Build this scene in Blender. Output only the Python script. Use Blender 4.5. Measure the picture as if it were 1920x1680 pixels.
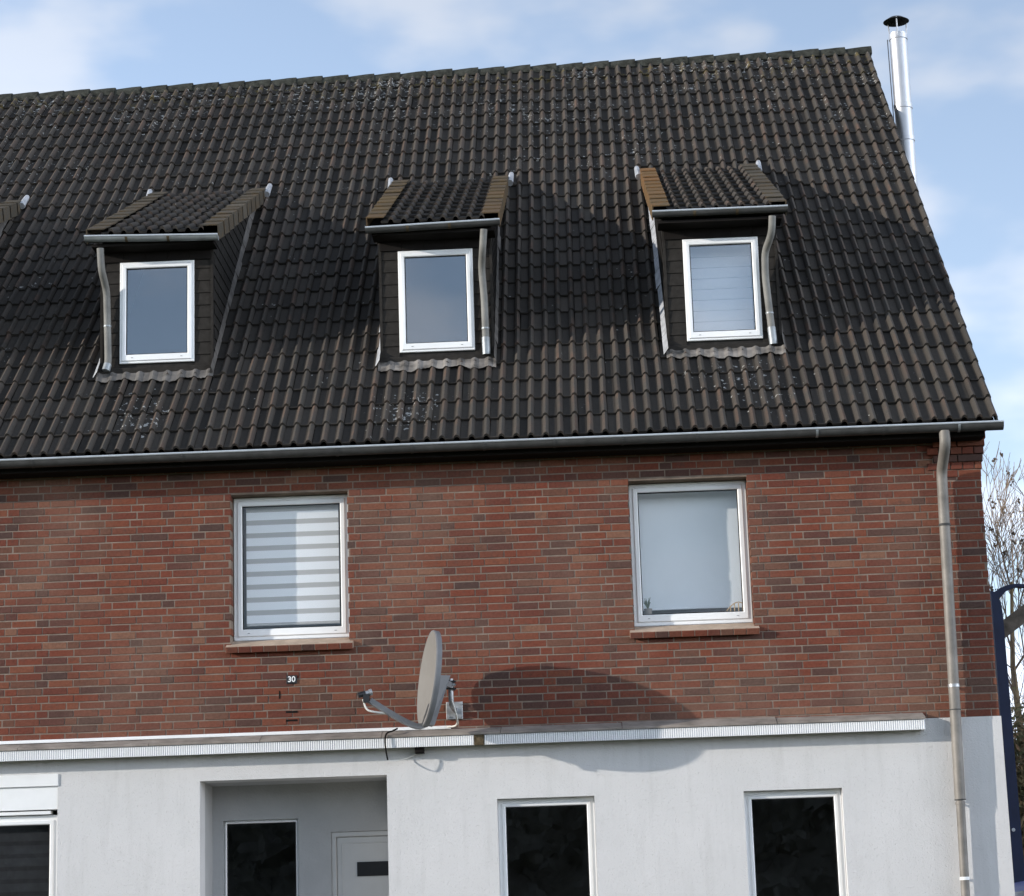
import bpy, math, random
from mathutils import Vector, Matrix
random.seed(11)
R = math.radians
sc = bpy.context.scene
for o in list(bpy.data.objects):
    bpy.data.objects.remove(o)
COL = sc.collection

# ------------------------------------------------------------------ camera
F = 4300.0                                    # focal length in photo pixels (photo 1920 x 1680)
YAW, PITCH, ROLL = R(-1.85), R(12.6), R(1.82)
CAM = Vector((0.0, -22.5, 0.9))
def cam_rows():
    B = Matrix(((1, 0, 0), (0, 0, -1), (0, 1, 0)))
    cy, sy, cp, sp, cr, sr = math.cos(YAW), math.sin(YAW), math.cos(PITCH), math.sin(PITCH), math.cos(ROLL), math.sin(ROLL)
    Ry = Matrix(((cy, 0, -sy), (0, 1, 0), (sy, 0, cy)))
    Rx = Matrix(((1, 0, 0), (0, cp, sp), (0, -sp, cp)))
    Rz = Matrix(((cr, sr, 0), (-sr, cr, 0), (0, 0, 1)))
    return Rz @ Rx @ Ry @ B
RM = cam_rows()
RT = RM.transposed()
cd = bpy.data.cameras.new('camera')
cd.sensor_width = 36.0
cd.lens = F / 1920 * 36
cd.clip_start, cd.clip_end = 0.1, 3000
cam = bpy.data.objects.new('camera', cd)
COL.objects.link(cam)
mw = Matrix((RM[0], -RM[1], -RM[2])).transposed().to_4x4()
mw.translation = CAM
cam.matrix_world = mw
sc.camera = cam

def P(px, py, Y):
    """photo pixel -> the point of that line of sight on the plane at depth Y"""
    v = RT @ Vector(((px - 960) / F, (py - 840) / F, 1))
    return CAM + v * ((Y - CAM.y) / v.y)
def proj(p):
    c = RM @ (Vector(p) - CAM)
    return 960 + F * c.x / c.z, 840 + F * c.y / c.z

# ------------------------------------------------------------------ sky, sun, exposure
SUN = Vector((-2.6, -1.0, 0.65)).normalized()
w = bpy.data.worlds.new('World')
sc.world = w
w.use_nodes = True
nt = w.node_tree
nt.nodes.clear()
def N(t, typ, **kw):
    n = t.nodes.new(typ)
    for k, v in kw.items():
        if k.startswith('_'):
            setattr(n, k[1:], v)
        else:
            n.inputs[k.replace('_', ' ')].default_value = v
    return n
sky = N(nt, 'ShaderNodeTexSky')
sky.sky_type = 'NISHITA'
sky.sun_disc = False
sky.sun_elevation = math.asin(SUN.z)
sky.sun_rotation = math.atan2(-SUN.x, SUN.y)
sky.altitude = 50
sky.air_density, sky.dust_density, sky.ozone_density = 1.0, 0.5, 3.0
tc = N(nt, 'ShaderNodeTexCoord')
mp = N(nt, 'ShaderNodeMapping')
mp.inputs['Scale'].default_value = (1.0, 1.0, 2.1)
mp.inputs['Location'].default_value = (0.37, 0.0, 0.22)
nt.links.new(tc.outputs['Generated'], mp.inputs['Vector'])
n1 = N(nt, 'ShaderNodeTexNoise', Scale=12.5, Detail=4.0, Roughness=0.42)
nt.links.new(mp.outputs[0], n1.inputs['Vector'])
cr_ = N(nt, 'ShaderNodeValToRGB')
cr_.color_ramp.elements[0].position, cr_.color_ramp.elements[1].position = 0.40, 0.63
cr_.color_ramp.elements[0].color = (0.42, 0.42, 0.42, 1)
cr_.color_ramp.elements[1].color = (0.95, 0.95, 0.95, 1)
cr_.color_ramp.interpolation = 'EASE'
nt.links.new(n1.outputs['Fac'], cr_.inputs['Fac'])
mx = N(nt, 'ShaderNodeMix', _data_type='RGBA')
nt.links.new(cr_.outputs['Color'], mx.inputs['Factor'])
nt.links.new(sky.outputs['Color'], mx.inputs[6])
lum = N(nt, 'ShaderNodeRGBToBW')                       # cloud is as bright as the sky behind it, and whiter
nt.links.new(sky.outputs['Color'], lum.inputs[0])
cl = N(nt, 'ShaderNodeMix', _data_type='RGBA', _blend_type='MULTIPLY')
cl.inputs['Factor'].default_value = 1.0
nt.links.new(lum.outputs[0], cl.inputs[6])
cl.inputs[7].default_value = (1.66, 1.84, 2.16, 1)
nt.links.new(cl.outputs[2], mx.inputs[7])
bg = N(nt, 'ShaderNodeBackground', Strength=0.15)
out = N(nt, 'ShaderNodeOutputWorld')
nt.links.new(mx.outputs[2], bg.inputs['Color'])
nt.links.new(bg.outputs[0], out.inputs['Surface'])

sd = bpy.data.lights.new('sun', 'SUN')
sd.energy = 2.35
sd.angle = R(0.55)
sd.color = (1.0, 0.94, 0.86)
sun = bpy.data.objects.new('sun', sd)
COL.objects.link(sun)
sun.rotation_euler = (-SUN).to_track_quat('-Z', 'Y').to_euler()
sun.location = SUN * 60

sc.render.engine = 'CYCLES'
vs = sc.view_settings
vs.view_transform = 'Standard'
vs.look = 'None'
vs.exposure = 0.88
vs.gamma = 1.0

# ------------------------------------------------------------------ main dimensions of the house
XL, XR = -9.2, 3.93                       # front wall from beyond the left frame edge to the corner
ZB = 3.075                                # plaster below, brick above
ZE = 5.95                                 # height of the lowest tile edge
YE, YR = -0.32, 6.996                     # eave and ridge
XV = 4.087                                # verge
def zr(x):
    return 12.70 + 0.0115 * (x - XV) + 0.13
def rp(x, s, h=0.0):
    """point on the front roof slope, s metres up from the eave and h above it"""
    d = Vector((0, YR - YE, zr(x) - ZE)).normalized()
    return Vector((x, YE, ZE)) + d * s + Vector((0, -d.z, d.y)) * h

# ------------------------------------------------------------------ materials
def new_mat(name):
    m = bpy.data.materials.new(name)
    m.use_nodes = True
    t = m.node_tree
    return m, t, t.nodes['Principled BSDF'], t.nodes['Material Output']
def L(t, a, b):
    t.links.new(a, b)
def ramp(t, stops, interp='LINEAR'):
    n = t.nodes.new('ShaderNodeValToRGB')
    e = n.color_ramp.elements
    while len(e) < len(stops):
        e.new(0.5)
    for i, (p, c) in enumerate(stops):
        e[i].position = p
        e[i].color = c if len(c) == 4 else (*c, 1)
    n.color_ramp.interpolation = interp
    return n
def noise(t, scale, detail=4, rough=0.55, vec=None):
    n = N(t, 'ShaderNodeTexNoise', Scale=scale, Detail=detail, Roughness=rough)
    if vec is not None:
        L(t, vec, n.inputs['Vector'])
    return n
def mixc(t, fac, a, b, blend='MIX'):
    n = t.nodes.new('ShaderNodeMix')
    n.data_type = 'RGBA'
    n.blend_type = blend
    for v, s in ((fac, n.inputs['Factor']), (a, n.inputs[6]), (b, n.inputs[7])):
        if hasattr(v, 'is_output') or hasattr(v, 'links'):
            L(t, v, s)
        elif isinstance(v, (int, float)):
            s.default_value = v
        else:
            s.default_value = (*v, 1)
    return n.outputs[2]
def math_(t, op, a, b=0.0, c=None):
    n = t.nodes.new('ShaderNodeMath')
    n.operation = op
    for v, s in zip((a, b, c), n.inputs):
        if v is None:
            continue
        if hasattr(v, 'links'):
            L(t, v, s)
        else:
            s.default_value = v
    return n.outputs[0]
def bump(t, bs, h, strength, dist):
    b = N(t, 'ShaderNodeBump', Strength=strength, Distance=dist)
    L(t, h, b.inputs['Height'])
    L(t, b.outputs[0], bs.inputs['Normal'])
def pos(t):
    return t.nodes.new('ShaderNodeNewGeometry').outputs['Position']
def rnd(t):
    """a random number for each piece: objects of their own and islands of a joined mesh alike"""
    a = t.nodes.new('ShaderNodeObjectInfo').outputs['Random']
    b = t.nodes.new('ShaderNodeNewGeometry').outputs['Random Per Island']
    return math_(t, 'FRACT', math_(t, 'ADD', a, b))
def maprange(t, v, a, b):
    n = N(t, 'ShaderNodeMapRange', From_Min=a, From_Max=b)
    L(t, v, n.inputs['Value'])
    return n.outputs[0]

def simple(name, col, rough=0.6, metal=0.0, var=0.12, scale=6.0, bmp=0.0, bscale=60.0, spec=None):
    m, t, b, o = new_mat(name)
    p = pos(t)
    n = noise(t, scale, 5, 0.6, p)
    f = maprange(t, n.outputs['Fac'], 0.3, 0.7)
    c = mixc(t, f, tuple(v * (1 - var) for v in col), tuple(min(1, v * (1 + var)) for v in col))
    L(t, c, b.inputs['Base Color'])
    b.inputs['Roughness'].default_value = rough
    b.inputs['Metallic'].default_value = metal
    b.inputs['Specular IOR Level'].default_value = spec if spec is not None else (0.08 if rough >= 0.75 else 0.3 if rough > 0.45 else 0.5)
    if bmp:
        n2 = noise(t, bscale, 3, 0.6, p)
        bump(t, b, n2.outputs['Fac'], bmp, 0.01)
    return m

def brick_mat():
    m, t, b, o = new_mat('brick')
    p = pos(t)
    r = rnd(t)
    cr = ramp(t, [(0.0, (0.167, 0.053, 0.034)), (0.16, (0.145, 0.048, 0.033)), (0.30, (0.175, 0.060, 0.037)), (0.42, (0.154, 0.058, 0.039)),
                  (0.54, (0.132, 0.046, 0.033)), (0.64, (0.136, 0.064, 0.045)), (0.73, (0.182, 0.068, 0.042)), (0.80, (0.109, 0.049, 0.039)),
                  (0.87, (0.092, 0.050, 0.041)), (0.945, (0.079, 0.048, 0.041)), (0.965, (0.199, 0.098, 0.064))], 'CONSTANT')
    L(t, r, cr.inputs['Fac'])
    n = noise(t, 11, 5, 0.65, p)                         # burnt clouds within a brick
    dark = maprange(t, n.outputs['Fac'], 0.54, 0.70)
    c = mixc(t, math_(t, 'MULTIPLY', dark, 0.62), cr.outputs['Color'], (0.098, 0.057, 0.046))
    n0 = noise(t, 0.8, 3, 0.5, p)                      # pale lime bloom in patches
    bl = maprange(t, n0.outputs['Fac'], 0.46, 0.70)
    c = mixc(t, math_(t, 'MULTIPLY', bl, 0.42), c, (0.215, 0.135, 0.10))
    n2 = noise(t, 38, 5, 0.65, p)
    c = mixc(t, 0.75, c, mixc(t, n2.outputs['Fac'], (0.25, 0.25, 0.25), (0.8, 0.8, 0.8)), 'OVERLAY')
    L(t, c, b.inputs['Base Color'])
    b.inputs['Roughness'].default_value = 0.9
    b.inputs['Specular IOR Level'].default_value = 0.08
    n3 = noise(t, 55, 4, 0.7, p)
    bump(t, b, n3.outputs['Fac'], 0.6, 0.006)
    return m

def tile_mat():
    m, t, b, o = new_mat('concrete_tile')
    p = pos(t)
    r = rnd(t)
    cr = ramp(t, [(0.0, (0.034, 0.031, 0.028)), (0.5, (0.047, 0.042, 0.037)), (1.0, (0.065, 0.057, 0.049))])
    L(t, r, cr.inputs['Fac'])
    at = t.nodes.new('ShaderNodeAttribute')
    at.attribute_name = 'roll'
    n = noise(t, 2.6, 4, 0.6, p)
    wear = math_(t, 'MULTIPLY', at.outputs['Fac'], maprange(t, n.outputs['Fac'], 0.42, 0.66))
    wear = math_(t, 'MULTIPLY', wear, math_(t, 'FRACT', math_(t, 'MULTIPLY', r, 7.3)))
    c = mixc(t, math_(t, 'MULTIPLY', at.outputs['Fac'], 0.36), cr.outputs['Color'], (0.112, 0.102, 0.090))  # roll crests lightened: sunlight on them put into the colour
    c = mixc(t, math_(t, 'MULTIPLY', wear, 0.6), c, (0.15, 0.085, 0.058))
    n2 = noise(t, 45, 4, 0.7, p)
    c = mixc(t, 0.6, c, mixc(t, n2.outputs['Fac'], (0.2, 0.2, 0.2), (0.85, 0.85, 0.85)), 'OVERLAY')
    sx = N(t, 'ShaderNodeSeparateXYZ')
    L(t, p, sx.inputs[0])
    hi = maprange(t, sx.outputs['Z'], 9.2, 12.9)      # lichen sits mostly near the ridge
    big = noise(t, 1.1, 3, 0.6, p)
    dens = math_(t, 'ADD', math_(t, 'MULTIPLY', hi, 0.12), math_(t, 'MULTIPLY', maprange(t, big.outputs['Fac'], 0.40, 0.72), 0.13))
    for q, rad in ((rp(P(250, 790, -.1).x, .62), .55), (rp(P(1400, 735, .3).x, .95), .75), (rp(P(770, 770, 0).x, .7), .6)):
        vd = N(t, 'ShaderNodeVectorMath', _operation='DISTANCE')
        L(t, p, vd.inputs[0])
        vd.inputs[1].default_value = q
        dens = math_(t, 'ADD', dens, math_(t, 'MULTIPLY', maprange(t, vd.outputs['Value'], rad, rad * .3), 0.165))
    dens = math_(t, 'SUBTRACT', dens, math_(t, 'MULTIPLY', at.outputs['Fac'], 0.06))
    sp = noise(t, 19, 2.5, 0.55, p)
    lich = maprange(t, math_(t, 'ADD', sp.outputs['Fac'], dens), 0.785, 0.815)
    c = mixc(t, math_(t, 'MULTIPLY', lich, 0.85), c, (0.50, 0.49, 0.46))
    ye = noise(t, 7, 3, 0.6, p)
    moss = math_(t, 'MULTIPLY', maprange(t, ye.outputs['Fac'], 0.56, 0.68), maprange(t, sx.outputs['Z'], 12.1, 12.5))
    c = mixc(t, math_(t, 'MULTIPLY', moss, 0.55), c, (0.16, 0.125, 0.035))
    L(t, c, b.inputs['Base Color'])
    b.inputs['Roughness'].default_value = 0.85
    b.inputs['Specular IOR Level'].default_value = 0.1
    bump(t, b, n2.outputs['Fac'], 0.5, 0.008)
    return m

def verge_mat(name, cols, moss):
    m, t, b, o = new_mat(name)
    p = pos(t)
    cr = ramp(t, [(k / (len(cols) - 1), c) for k, c in enumerate(cols)])
    L(t, rnd(t), cr.inputs['Fac'])
    n = noise(t, 9, 5, 0.65, p)
    c = mixc(t, maprange(t, n.outputs['Fac'], 0.48, 0.72), cr.outputs['Color'], moss)
    n2 = noise(t, 60, 4, 0.7, p)
    c = mixc(t, 0.6, c, mixc(t, n2.outputs['Fac'], (0.2, 0.2, 0.2), (0.85, 0.85, 0.85)), 'OVERLAY')
    L(t, c, b.inputs['Base Color'])
    b.inputs['Roughness'].default_value = 0.9
    b.inputs['Specular IOR Level'].default_value = 0.1
    bump(t, b, n2.outputs['Fac'], 0.4, 0.006)
    return m

def plaster_mat():
    m, t, b, o = new_mat('white_roughcast')
    p = pos(t)
    n = noise(t, 1.3, 5, 0.6, p)
    c = mixc(t, maprange(t, n.outputs['Fac'], 0.3, 0.7), (0.62, 0.61, 0.60), (0.68, 0.665, 0.655))
    st = N(t, 'ShaderNodeMapping')
    st.inputs['Scale'].default_value = (5.0, 5.0, 0.55)
    L(t, p, st.inputs['Vector'])
    ns = noise(t, 1.6, 5, 0.65, st.outputs[0])
    c = mixc(t, math_(t, 'MULTIPLY', maprange(t, ns.outputs['Fac'], 0.52, 0.75), 0.22), c, (0.40, 0.39, 0.37))
    nb_ = noise(t, 11, 5, 0.7, p)
    c = mixc(t, math_(t, 'MULTIPLY', maprange(t, nb_.outputs['Fac'], 0.58, 0.72), 0.15), c, (0.42, 0.42, 0.41))
    L(t, c, b.inputs['Base Color'])
    b.inputs['Roughness'].default_value = 0.95
    b.inputs['Specular IOR Level'].default_value = 0.15
    n2 = noise(t, 75, 4, 0.6, p)
    n3 = noise(t, 46, 2, 0.5, p)
    pit = maprange(t, n3.outputs['Fac'], 0.60, 0.68)
    h = math_(t, 'SUBTRACT', math_(t, 'MULTIPLY', n2.outputs['Fac'], 0.6), math_(t, 'MULTIPLY', pit, 0.4))
    bump(t, b, h, 0.7, 0.009)
    return m

def glass_mat(name, refl, tint):
    m, t, b, o = new_mat(name)
    t.nodes.remove(b)
    g = N(t, 'ShaderNodeBsdfGlossy', Roughness=0.012)
    g.inputs['Color'].default_value = (*tint, 1)
    tr = N(t, 'ShaderNodeBsdfTransparent')
    tr.inputs['Color'].default_value = (0.985, 0.99, 0.99, 1)
    lw = N(t, 'ShaderNodeLayerWeight', Blend=0.5)
    fr = math_(t, 'MULTIPLY_ADD', math_(t, 'POWER', lw.outputs['Facing'], 4.0), 1 - refl, refl)
    mxs = N(t, 'ShaderNodeMixShader')
    L(t, fr, mxs.inputs[0])
    L(t, tr.outputs[0], mxs.inputs[1])
    L(t, g.outputs[0], mxs.inputs[2])
    L(t, mxs.outputs[0], o.inputs['Surface'])
    n = noise(t, 1.5, 2, 0.5, pos(t))
    bp = N(t, 'ShaderNodeBump', Strength=0.04, Distance=0.02)
    L(t, n.outputs['Fac'], bp.inputs['Height'])
    L(t, bp.outputs[0], g.inputs['Normal'])
    return m

def zebra_mat(name, light, dark, period, phase, split):
    """a day-and-night blind: woven opaque bands and sheer bands"""
    m, t, b, o = new_mat(name)
    p = pos(t)
    s = N(t, 'ShaderNodeSeparateXYZ')
    L(t, p, s.inputs[0])
    f = math_(t, 'FRACT', math_(t, 'DIVIDE', math_(t, 'ADD', s.outputs['Z'], phase), period))
    band = math_(t, 'GREATER_THAN', f, split)
    c = mixc(t, band, light, dark)
    L(t, c, b.inputs['Base Color'])
    b.inputs['Roughness'].default_value = 0.9
    return m

M = dict(
    brick=brick_mat(), tile=tile_mat(), verge=verge_mat('verge_grey', [(0.068, 0.06, 0.047), (0.085, 0.075, 0.06), (0.075, 0.062, 0.046), (0.10, 0.088, 0.07)], (0.11, 0.075, 0.04)),
    verge2=verge_mat('verge_mossy', [(0.09, 0.068, 0.044), (0.115, 0.083, 0.046), (0.08, 0.066, 0.05), (0.12, 0.08, 0.046)], (0.135, 0.085, 0.036)),
    verge3=verge_mat('verge_rusty', [(0.13, 0.085, 0.045), (0.16, 0.098, 0.047), (0.11, 0.085, 0.05), (0.19, 0.105, 0.05)], (0.20, 0.10, 0.035)),
    plaster=plaster_mat(),
    mortar=simple('mortar', (0.215, 0.168, 0.135), 0.95, var=0.3, scale=5, bmp=0.5),
    sillmortar=simple('sill_mortar', (0.44, 0.34, 0.26), 0.9, var=0.2, scale=9, bmp=0.4),
    ridge=simple('ridge_tile', (0.043, 0.044, 0.037), 0.9, var=0.55, scale=14, bmp=0.6, bscale=40),
    recess=simple('recess_grey', (0.43, 0.43, 0.43), 0.95, var=0.06, scale=3, bmp=0.5, bscale=40),  # greyer tone than the facade plaster
    deck=simple('roof_underlay', (0.02, 0.018, 0.016), 0.95),
    wood=simple('dark_wood', (0.05, 0.04, 0.033), 0.8, var=0.3),
    slate=simple('slate', (0.030, 0.027, 0.024), 0.75, var=0.25, scale=14, bmp=0.2),
    slatedark=simple('slate_dark', (0.030, 0.028, 0.026), 0.75, var=0.3, scale=14, bmp=0.2),
    zinc=simple('zinc', (0.30, 0.32, 0.33), 0.5, 0.55, var=0.22, scale=7),
    zincdark=simple('weathered_zinc', (0.065, 0.064, 0.062), 0.7, 0.05, var=0.28, scale=7),
    pipe=simple('zinc_pipe', (0.215, 0.198, 0.178), 0.6, 0.25, var=0.25, scale=5),
    pipegrey=simple('grey_pipe', (0.19, 0.185, 0.17), 0.65, 0.1, var=0.22, scale=6),
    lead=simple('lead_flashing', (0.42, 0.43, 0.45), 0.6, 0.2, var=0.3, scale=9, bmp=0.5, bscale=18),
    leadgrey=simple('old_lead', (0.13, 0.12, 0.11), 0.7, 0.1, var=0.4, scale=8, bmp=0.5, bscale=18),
    leadmid=simple('worn_lead', (0.17, 0.155, 0.14), 0.8, 0.0, var=0.75, scale=6, bmp=0.5, bscale=18),
    bead=simple('zinc_sky_glint', (0.62, 0.66, 0.70), 0.35, 0.4, var=0.1),  # sky reflection along the gutter rim painted as a pale bluish tone
    soffit=simple('black_and_eave_shade', (0.014, 0.012, 0.011), 0.8),  # shade under the eaves put into near black; also cable, sensor, joints
    steel=simple('stainless_steel', (0.54, 0.54, 0.55), 0.45, 0.85, var=0.05, scale=5),
    steelseam=simple('steel_seam', (0.5, 0.5, 0.5), 0.4, 0.9),
    soot=simple('sooty_steel', (0.03, 0.03, 0.03), 0.7, 0.2),
    white=simple('white_plastic', (0.87, 0.87, 0.86), 0.35, var=0.04, scale=3),
    gasket=simple('black_gasket', (0.02, 0.02, 0.02), 0.6),
    cap=simple('grey_cap', (0.35, 0.35, 0.35), 0.5),
    fascia=simple('white_ribbed_panel', (0.74, 0.74, 0.74), 0.5, var=0.06, scale=3),
    cover=simple('weathered_slab', (0.27, 0.235, 0.205), 0.9, var=0.35, scale=3.5, bmp=0.5, bscale=30),
    rust=simple('rusty_bracket', (0.10, 0.075, 0.045), 0.8, var=0.6, scale=25),
    dish=simple('dish_paint', (0.215, 0.205, 0.19), 0.55, var=0.05),
    dishgrey=simple('dish_grey', (0.20, 0.20, 0.205), 0.6, 0.05, var=0.1),
    galv=simple('galvanised', (0.40, 0.41, 0.42), 0.45, 0.6, var=0.3, scale=20),
    black=simple('black_plastic', (0.015, 0.015, 0.017), 0.45),
    cable=simple('white_cable', (0.75, 0.73, 0.68), 0.5),
    fabric=simple('pale_blind_fabric', (0.93, 0.95, 0.97), 0.9, var=0.03, scale=2),
    pleat=simple('white_pleated_blind', (0.84, 0.85, 0.87), 0.9, var=0.03, scale=2),
    inside=simple('room_paint', (0.28, 0.27, 0.26), 0.9),
    doorwhite=simple('door_white', (0.52, 0.52, 0.515), 0.4, var=0.03),
    doorglass=simple('dark_door_glass', (0.018, 0.018, 0.02), 0.2),
    navy=simple('navy_paint', (0.008, 0.014, 0.040), 0.62, 0.0, var=0.2, scale=4),
    beam=simple('grey_timber', (0.10, 0.085, 0.07), 0.85, var=0.4, scale=9, bmp=0.4),
    carpaint=simple('blue_car_paint', (0.03, 0.052, 0.24), 0.4, 0.0, var=0.04, spec=0.25),
    carglass=simple('car_glass', (0.05, 0.07, 0.085), 0.08),
    rubber=simple('rubber', (0.02, 0.02, 0.02), 0.85),
    lamp=simple('lamp_lens', (0.5, 0.03, 0.02), 0.2),
    bark=simple('bark', (0.23, 0.175, 0.105), 0.9, var=0.35, scale=8, bmp=0.5),
    twig=simple('twig', (0.20, 0.15, 0.11), 0.9, var=0.3),
    seed=simple('seed_cluster', (0.075, 0.055, 0.04), 0.9),
    soil=simple('lawn', (0.07, 0.085, 0.035), 0.95, var=0.4, scale=3, bmp=0.5),
    paving=simple('paving', (0.12, 0.115, 0.11), 0.9, var=0.25, scale=2.5, bmp=0.3),
    conifer=simple('evergreen_leaf', (0.10, 0.10, 0.09), 0.8, var=0.5, scale=3),
    goldwood=simple('pale_wood', (0.55, 0.36, 0.17), 0.5),
    leafg=simple('pot_plant_leaf', (0.10, 0.13, 0.06), 0.6, var=0.3),
    glass_sky=glass_mat('window_glass', 0.15, (0.9, 0.95, 1.0)),
    glass=glass_mat('clear_glass', 0.03, (0.95, 0.98, 1.0)),
    glass_low=glass_mat('ground_floor_glass', 0.10, (0.95, 0.97, 1.0)),
)
def leaf_mat():
    m, t, b, o = new_mat('thicket_leaf')
    r = rnd(t)
    cr = ramp(t, [(0, (0.10, 0.075, 0.03)), (0.3, (0.075, 0.08, 0.028)), (0.6, (0.16, 0.10, 0.045)), (0.85, (0.06, 0.065, 0.025)), (1, (0.23, 0.13, 0.06))])
    L(t, r, cr.inputs['Fac'])
    L(t, cr.outputs['Color'], b.inputs['Base Color'])
    b.inputs['Roughness'].default_value = 0.8
    return m
M['leaf'] = leaf_mat()
M['zebra'] = zebra_mat('zebra_blind', (0.95, 0.95, 0.96), (0.50, 0.48, 0.46), 0.1315, 0.055, 0.62)
M['pleat'] = zebra_mat('pleated_blind', (0.94, 0.94, 0.95), (0.55, 0.56, 0.58), 0.119, 0.02, 0.93)
M['zebradark'] = zebra_mat('dark_zebra_blind', (0.035, 0.036, 0.04), (0.02, 0.02, 0.022), 0.122, 0.0, 0.66)

# ------------------------------------------------------------------ mesh helpers
W = {}
class MB:
    def __init__(s):
        s.v, s.f, s.a = [], [], []
    def quad(s, *p):
        i = len(s.v)
        s.v += [Vector(q) for q in p]
        s.f.append(tuple(range(i, i + len(p))))
    def add(s, vs, fs, mat=None, attr=None):
        i = len(s.v)
        s.v += [(mat @ Vector(q)) if mat else Vector(q) for q in vs]
        s.f += [tuple(k + i for k in f) for f in fs]
        if attr is not None:
            s.a += attr
    def box(s, x0, x1, y0, y1, z0, z1, mat=None):
        vs = [(x, y, z) for z in (z0, z1) for y in (y0, y1) for x in (x0, x1)]
        s.add(vs, [(0, 2, 3, 1), (4, 5, 7, 6), (0, 1, 5, 4), (2, 6, 7, 3), (0, 4, 6, 2), (1, 3, 7, 5)], mat)
    def bevbox(s, x0, x1, y0, y1, z0, z1, b, mat=None):
        """box whose -Y face has a bevelled rim (front pieces)"""
        vs = [(x, y1, z) for z in (z0, z1) for x in (x0, x1)] + [(x, y0 + b, z) for z in (z0, z1) for x in (x0, x1)] + \
             [(x, y0, z) for z in (z0 + b, z1 - b) for x in (x0 + b, x1 - b)]
        fs = [(0, 2, 3, 1)]
        for o in (0, 4):
            fs += [(o, o + 1, o + 5, o + 4), (o + 1, o + 3, o + 7, o + 5), (o + 3, o + 2, o + 6, o + 7), (o + 2, o, o + 4, o + 6)]
        fs.append((8, 9, 11, 10))
        s.add(vs, fs, mat)
    def ring(s, x0, x1, z0, z1, y0, y1, l, r, b, t, bev=0.0):
        """window frame ring in the XZ plane with member widths l r b t"""
        X0, X1, Z0, Z1 = x0 + l, x1 - r, z0 + b, z1 - t
        o = [(x0, z0), (x1, z0), (x1, z1), (x0, z1)]
        ob = [(x0 + bev, z0 + bev), (x1 - bev, z0 + bev), (x1 - bev, z1 - bev), (x0 + bev, z1 - bev)]
        ib = [(X0 - bev, Z0 - bev), (X1 + bev, Z0 - bev), (X1 + bev, Z1 + bev), (X0 - bev, Z1 + bev)]
        i = [(X0, Z0), (X1, Z0), (X1, Z1), (X0, Z1)]
        vs = [(x, y1, z) for x, z in o] + [(x, y0 + bev, z) for x, z in o] + [(x, y0, z) for x, z in ob] + \
             [(x, y0, z) for x, z in ib] + [(x, y0 + bev, z) for x, z in i] + [(x, y1, z) for x, z in i]
        fs = []
        for k in range(5):
            for q in range(4):
                a, c = k * 4 + q, k * 4 + (q + 1) % 4
                fs.append((a, c, c + 4, a + 4))
        for q in range(4):
            a, c = 20 + q, 20 + (q + 1) % 4
            fs.append((a, c, (q + 1) % 4, q))
        s.add(vs, fs)
    def tube(s, pts, r, n=10, cap=True):
        pts = [Vector(p) for p in pts]
        rs = r if isinstance(r, (list, tuple)) else [r] * len(pts)
        base = len(s.v)
        up = None
        for k, p in enumerate(pts):
            d = (pts[min(k + 1, len(pts) - 1)] - pts[max(k - 1, 0)]).normalized()
            if up is None:
                up = d.orthogonal().normalized()
            up = (up - d * up.dot(d)).normalized()
            si = d.cross(up)
            for q in range(n):
                a = 2 * math.pi * q / n
                s.v.append(p + (up * math.cos(a) + si * math.sin(a)) * rs[k])
        for k in range(len(pts) - 1):
            for q in range(n):
                a, b = base + k * n + q, base + k * n + (q + 1) % n
                s.f.append((a, b, b + n, a + n))
        if cap:
            s.f.append(tuple(base + q for q in reversed(range(n))))
            s.f.append(tuple(base + (len(pts) - 1) * n + q for q in range(n)))
    def lathe(s, prof, n=24, mat=None):
        """profile of (radius, z) turned about Z"""
        vs = [(r * math.cos(2 * math.pi * q / n), r * math.sin(2 * math.pi * q / n), z) for r, z in prof for q in range(n)]
        fs = [(k * n + q, k * n + (q + 1) % n, (k + 1) * n + (q + 1) % n, (k + 1) * n + q) for k in range(len(prof) - 1) for q in range(n)]
        s.add(vs, fs, mat)
    def mesh(s, name, mat, smooth=False, angle=40, shift=None):
        me = bpy.data.meshes.new(name)
        vs = s.v if shift is None else [v - shift for v in s.v]
        me.from_pydata([tuple(v) for v in vs], [], s.f)
        if s.a:
            at = me.attributes.new('roll', 'FLOAT', 'POINT')
            at.data.foreach_set('value', s.a)
        me.materials.append(mat)
        if smooth:
            me.shade_smooth()
            me.set_sharp_from_angle(angle=R(angle))
        me.update()
        return me
    def build(s, name, mat, parent=None, smooth=False, angle=40):
        lo = Vector([min(v[i] for v in s.v) for i in range(3)])
        hi = Vector([max(v[i] for v in s.v) for i in range(3)])
        c = Vector(((lo.x + hi.x) / 2, (lo.y + hi.y) / 2, lo.z))
        return put(name, s.mesh(name, mat, smooth, angle, c), Matrix.Translation(c), parent)
def put(name, me, mat, parent=None):
    o = bpy.data.objects.new(name, me)
    COL.objects.link(o)
    o.matrix_basis = mat
    W[o.name] = mat.copy()
    if parent is not None:
        o.parent = parent
        o.matrix_parent_inverse = W[parent.name].inverted()
    return o
def thing(name, loc, label, cat, group=None):
    o = put(name, None, Matrix.Translation(loc))
    o.empty_display_size = 0.2
    return tag(o, label, cat, group)
def tag(o, label=None, cat=None, group=None, kind=None):
    for k, v in (('label', label), ('category', cat), ('group', group), ('kind', kind)):
        if v:
            o[k] = v
    return o
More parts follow.
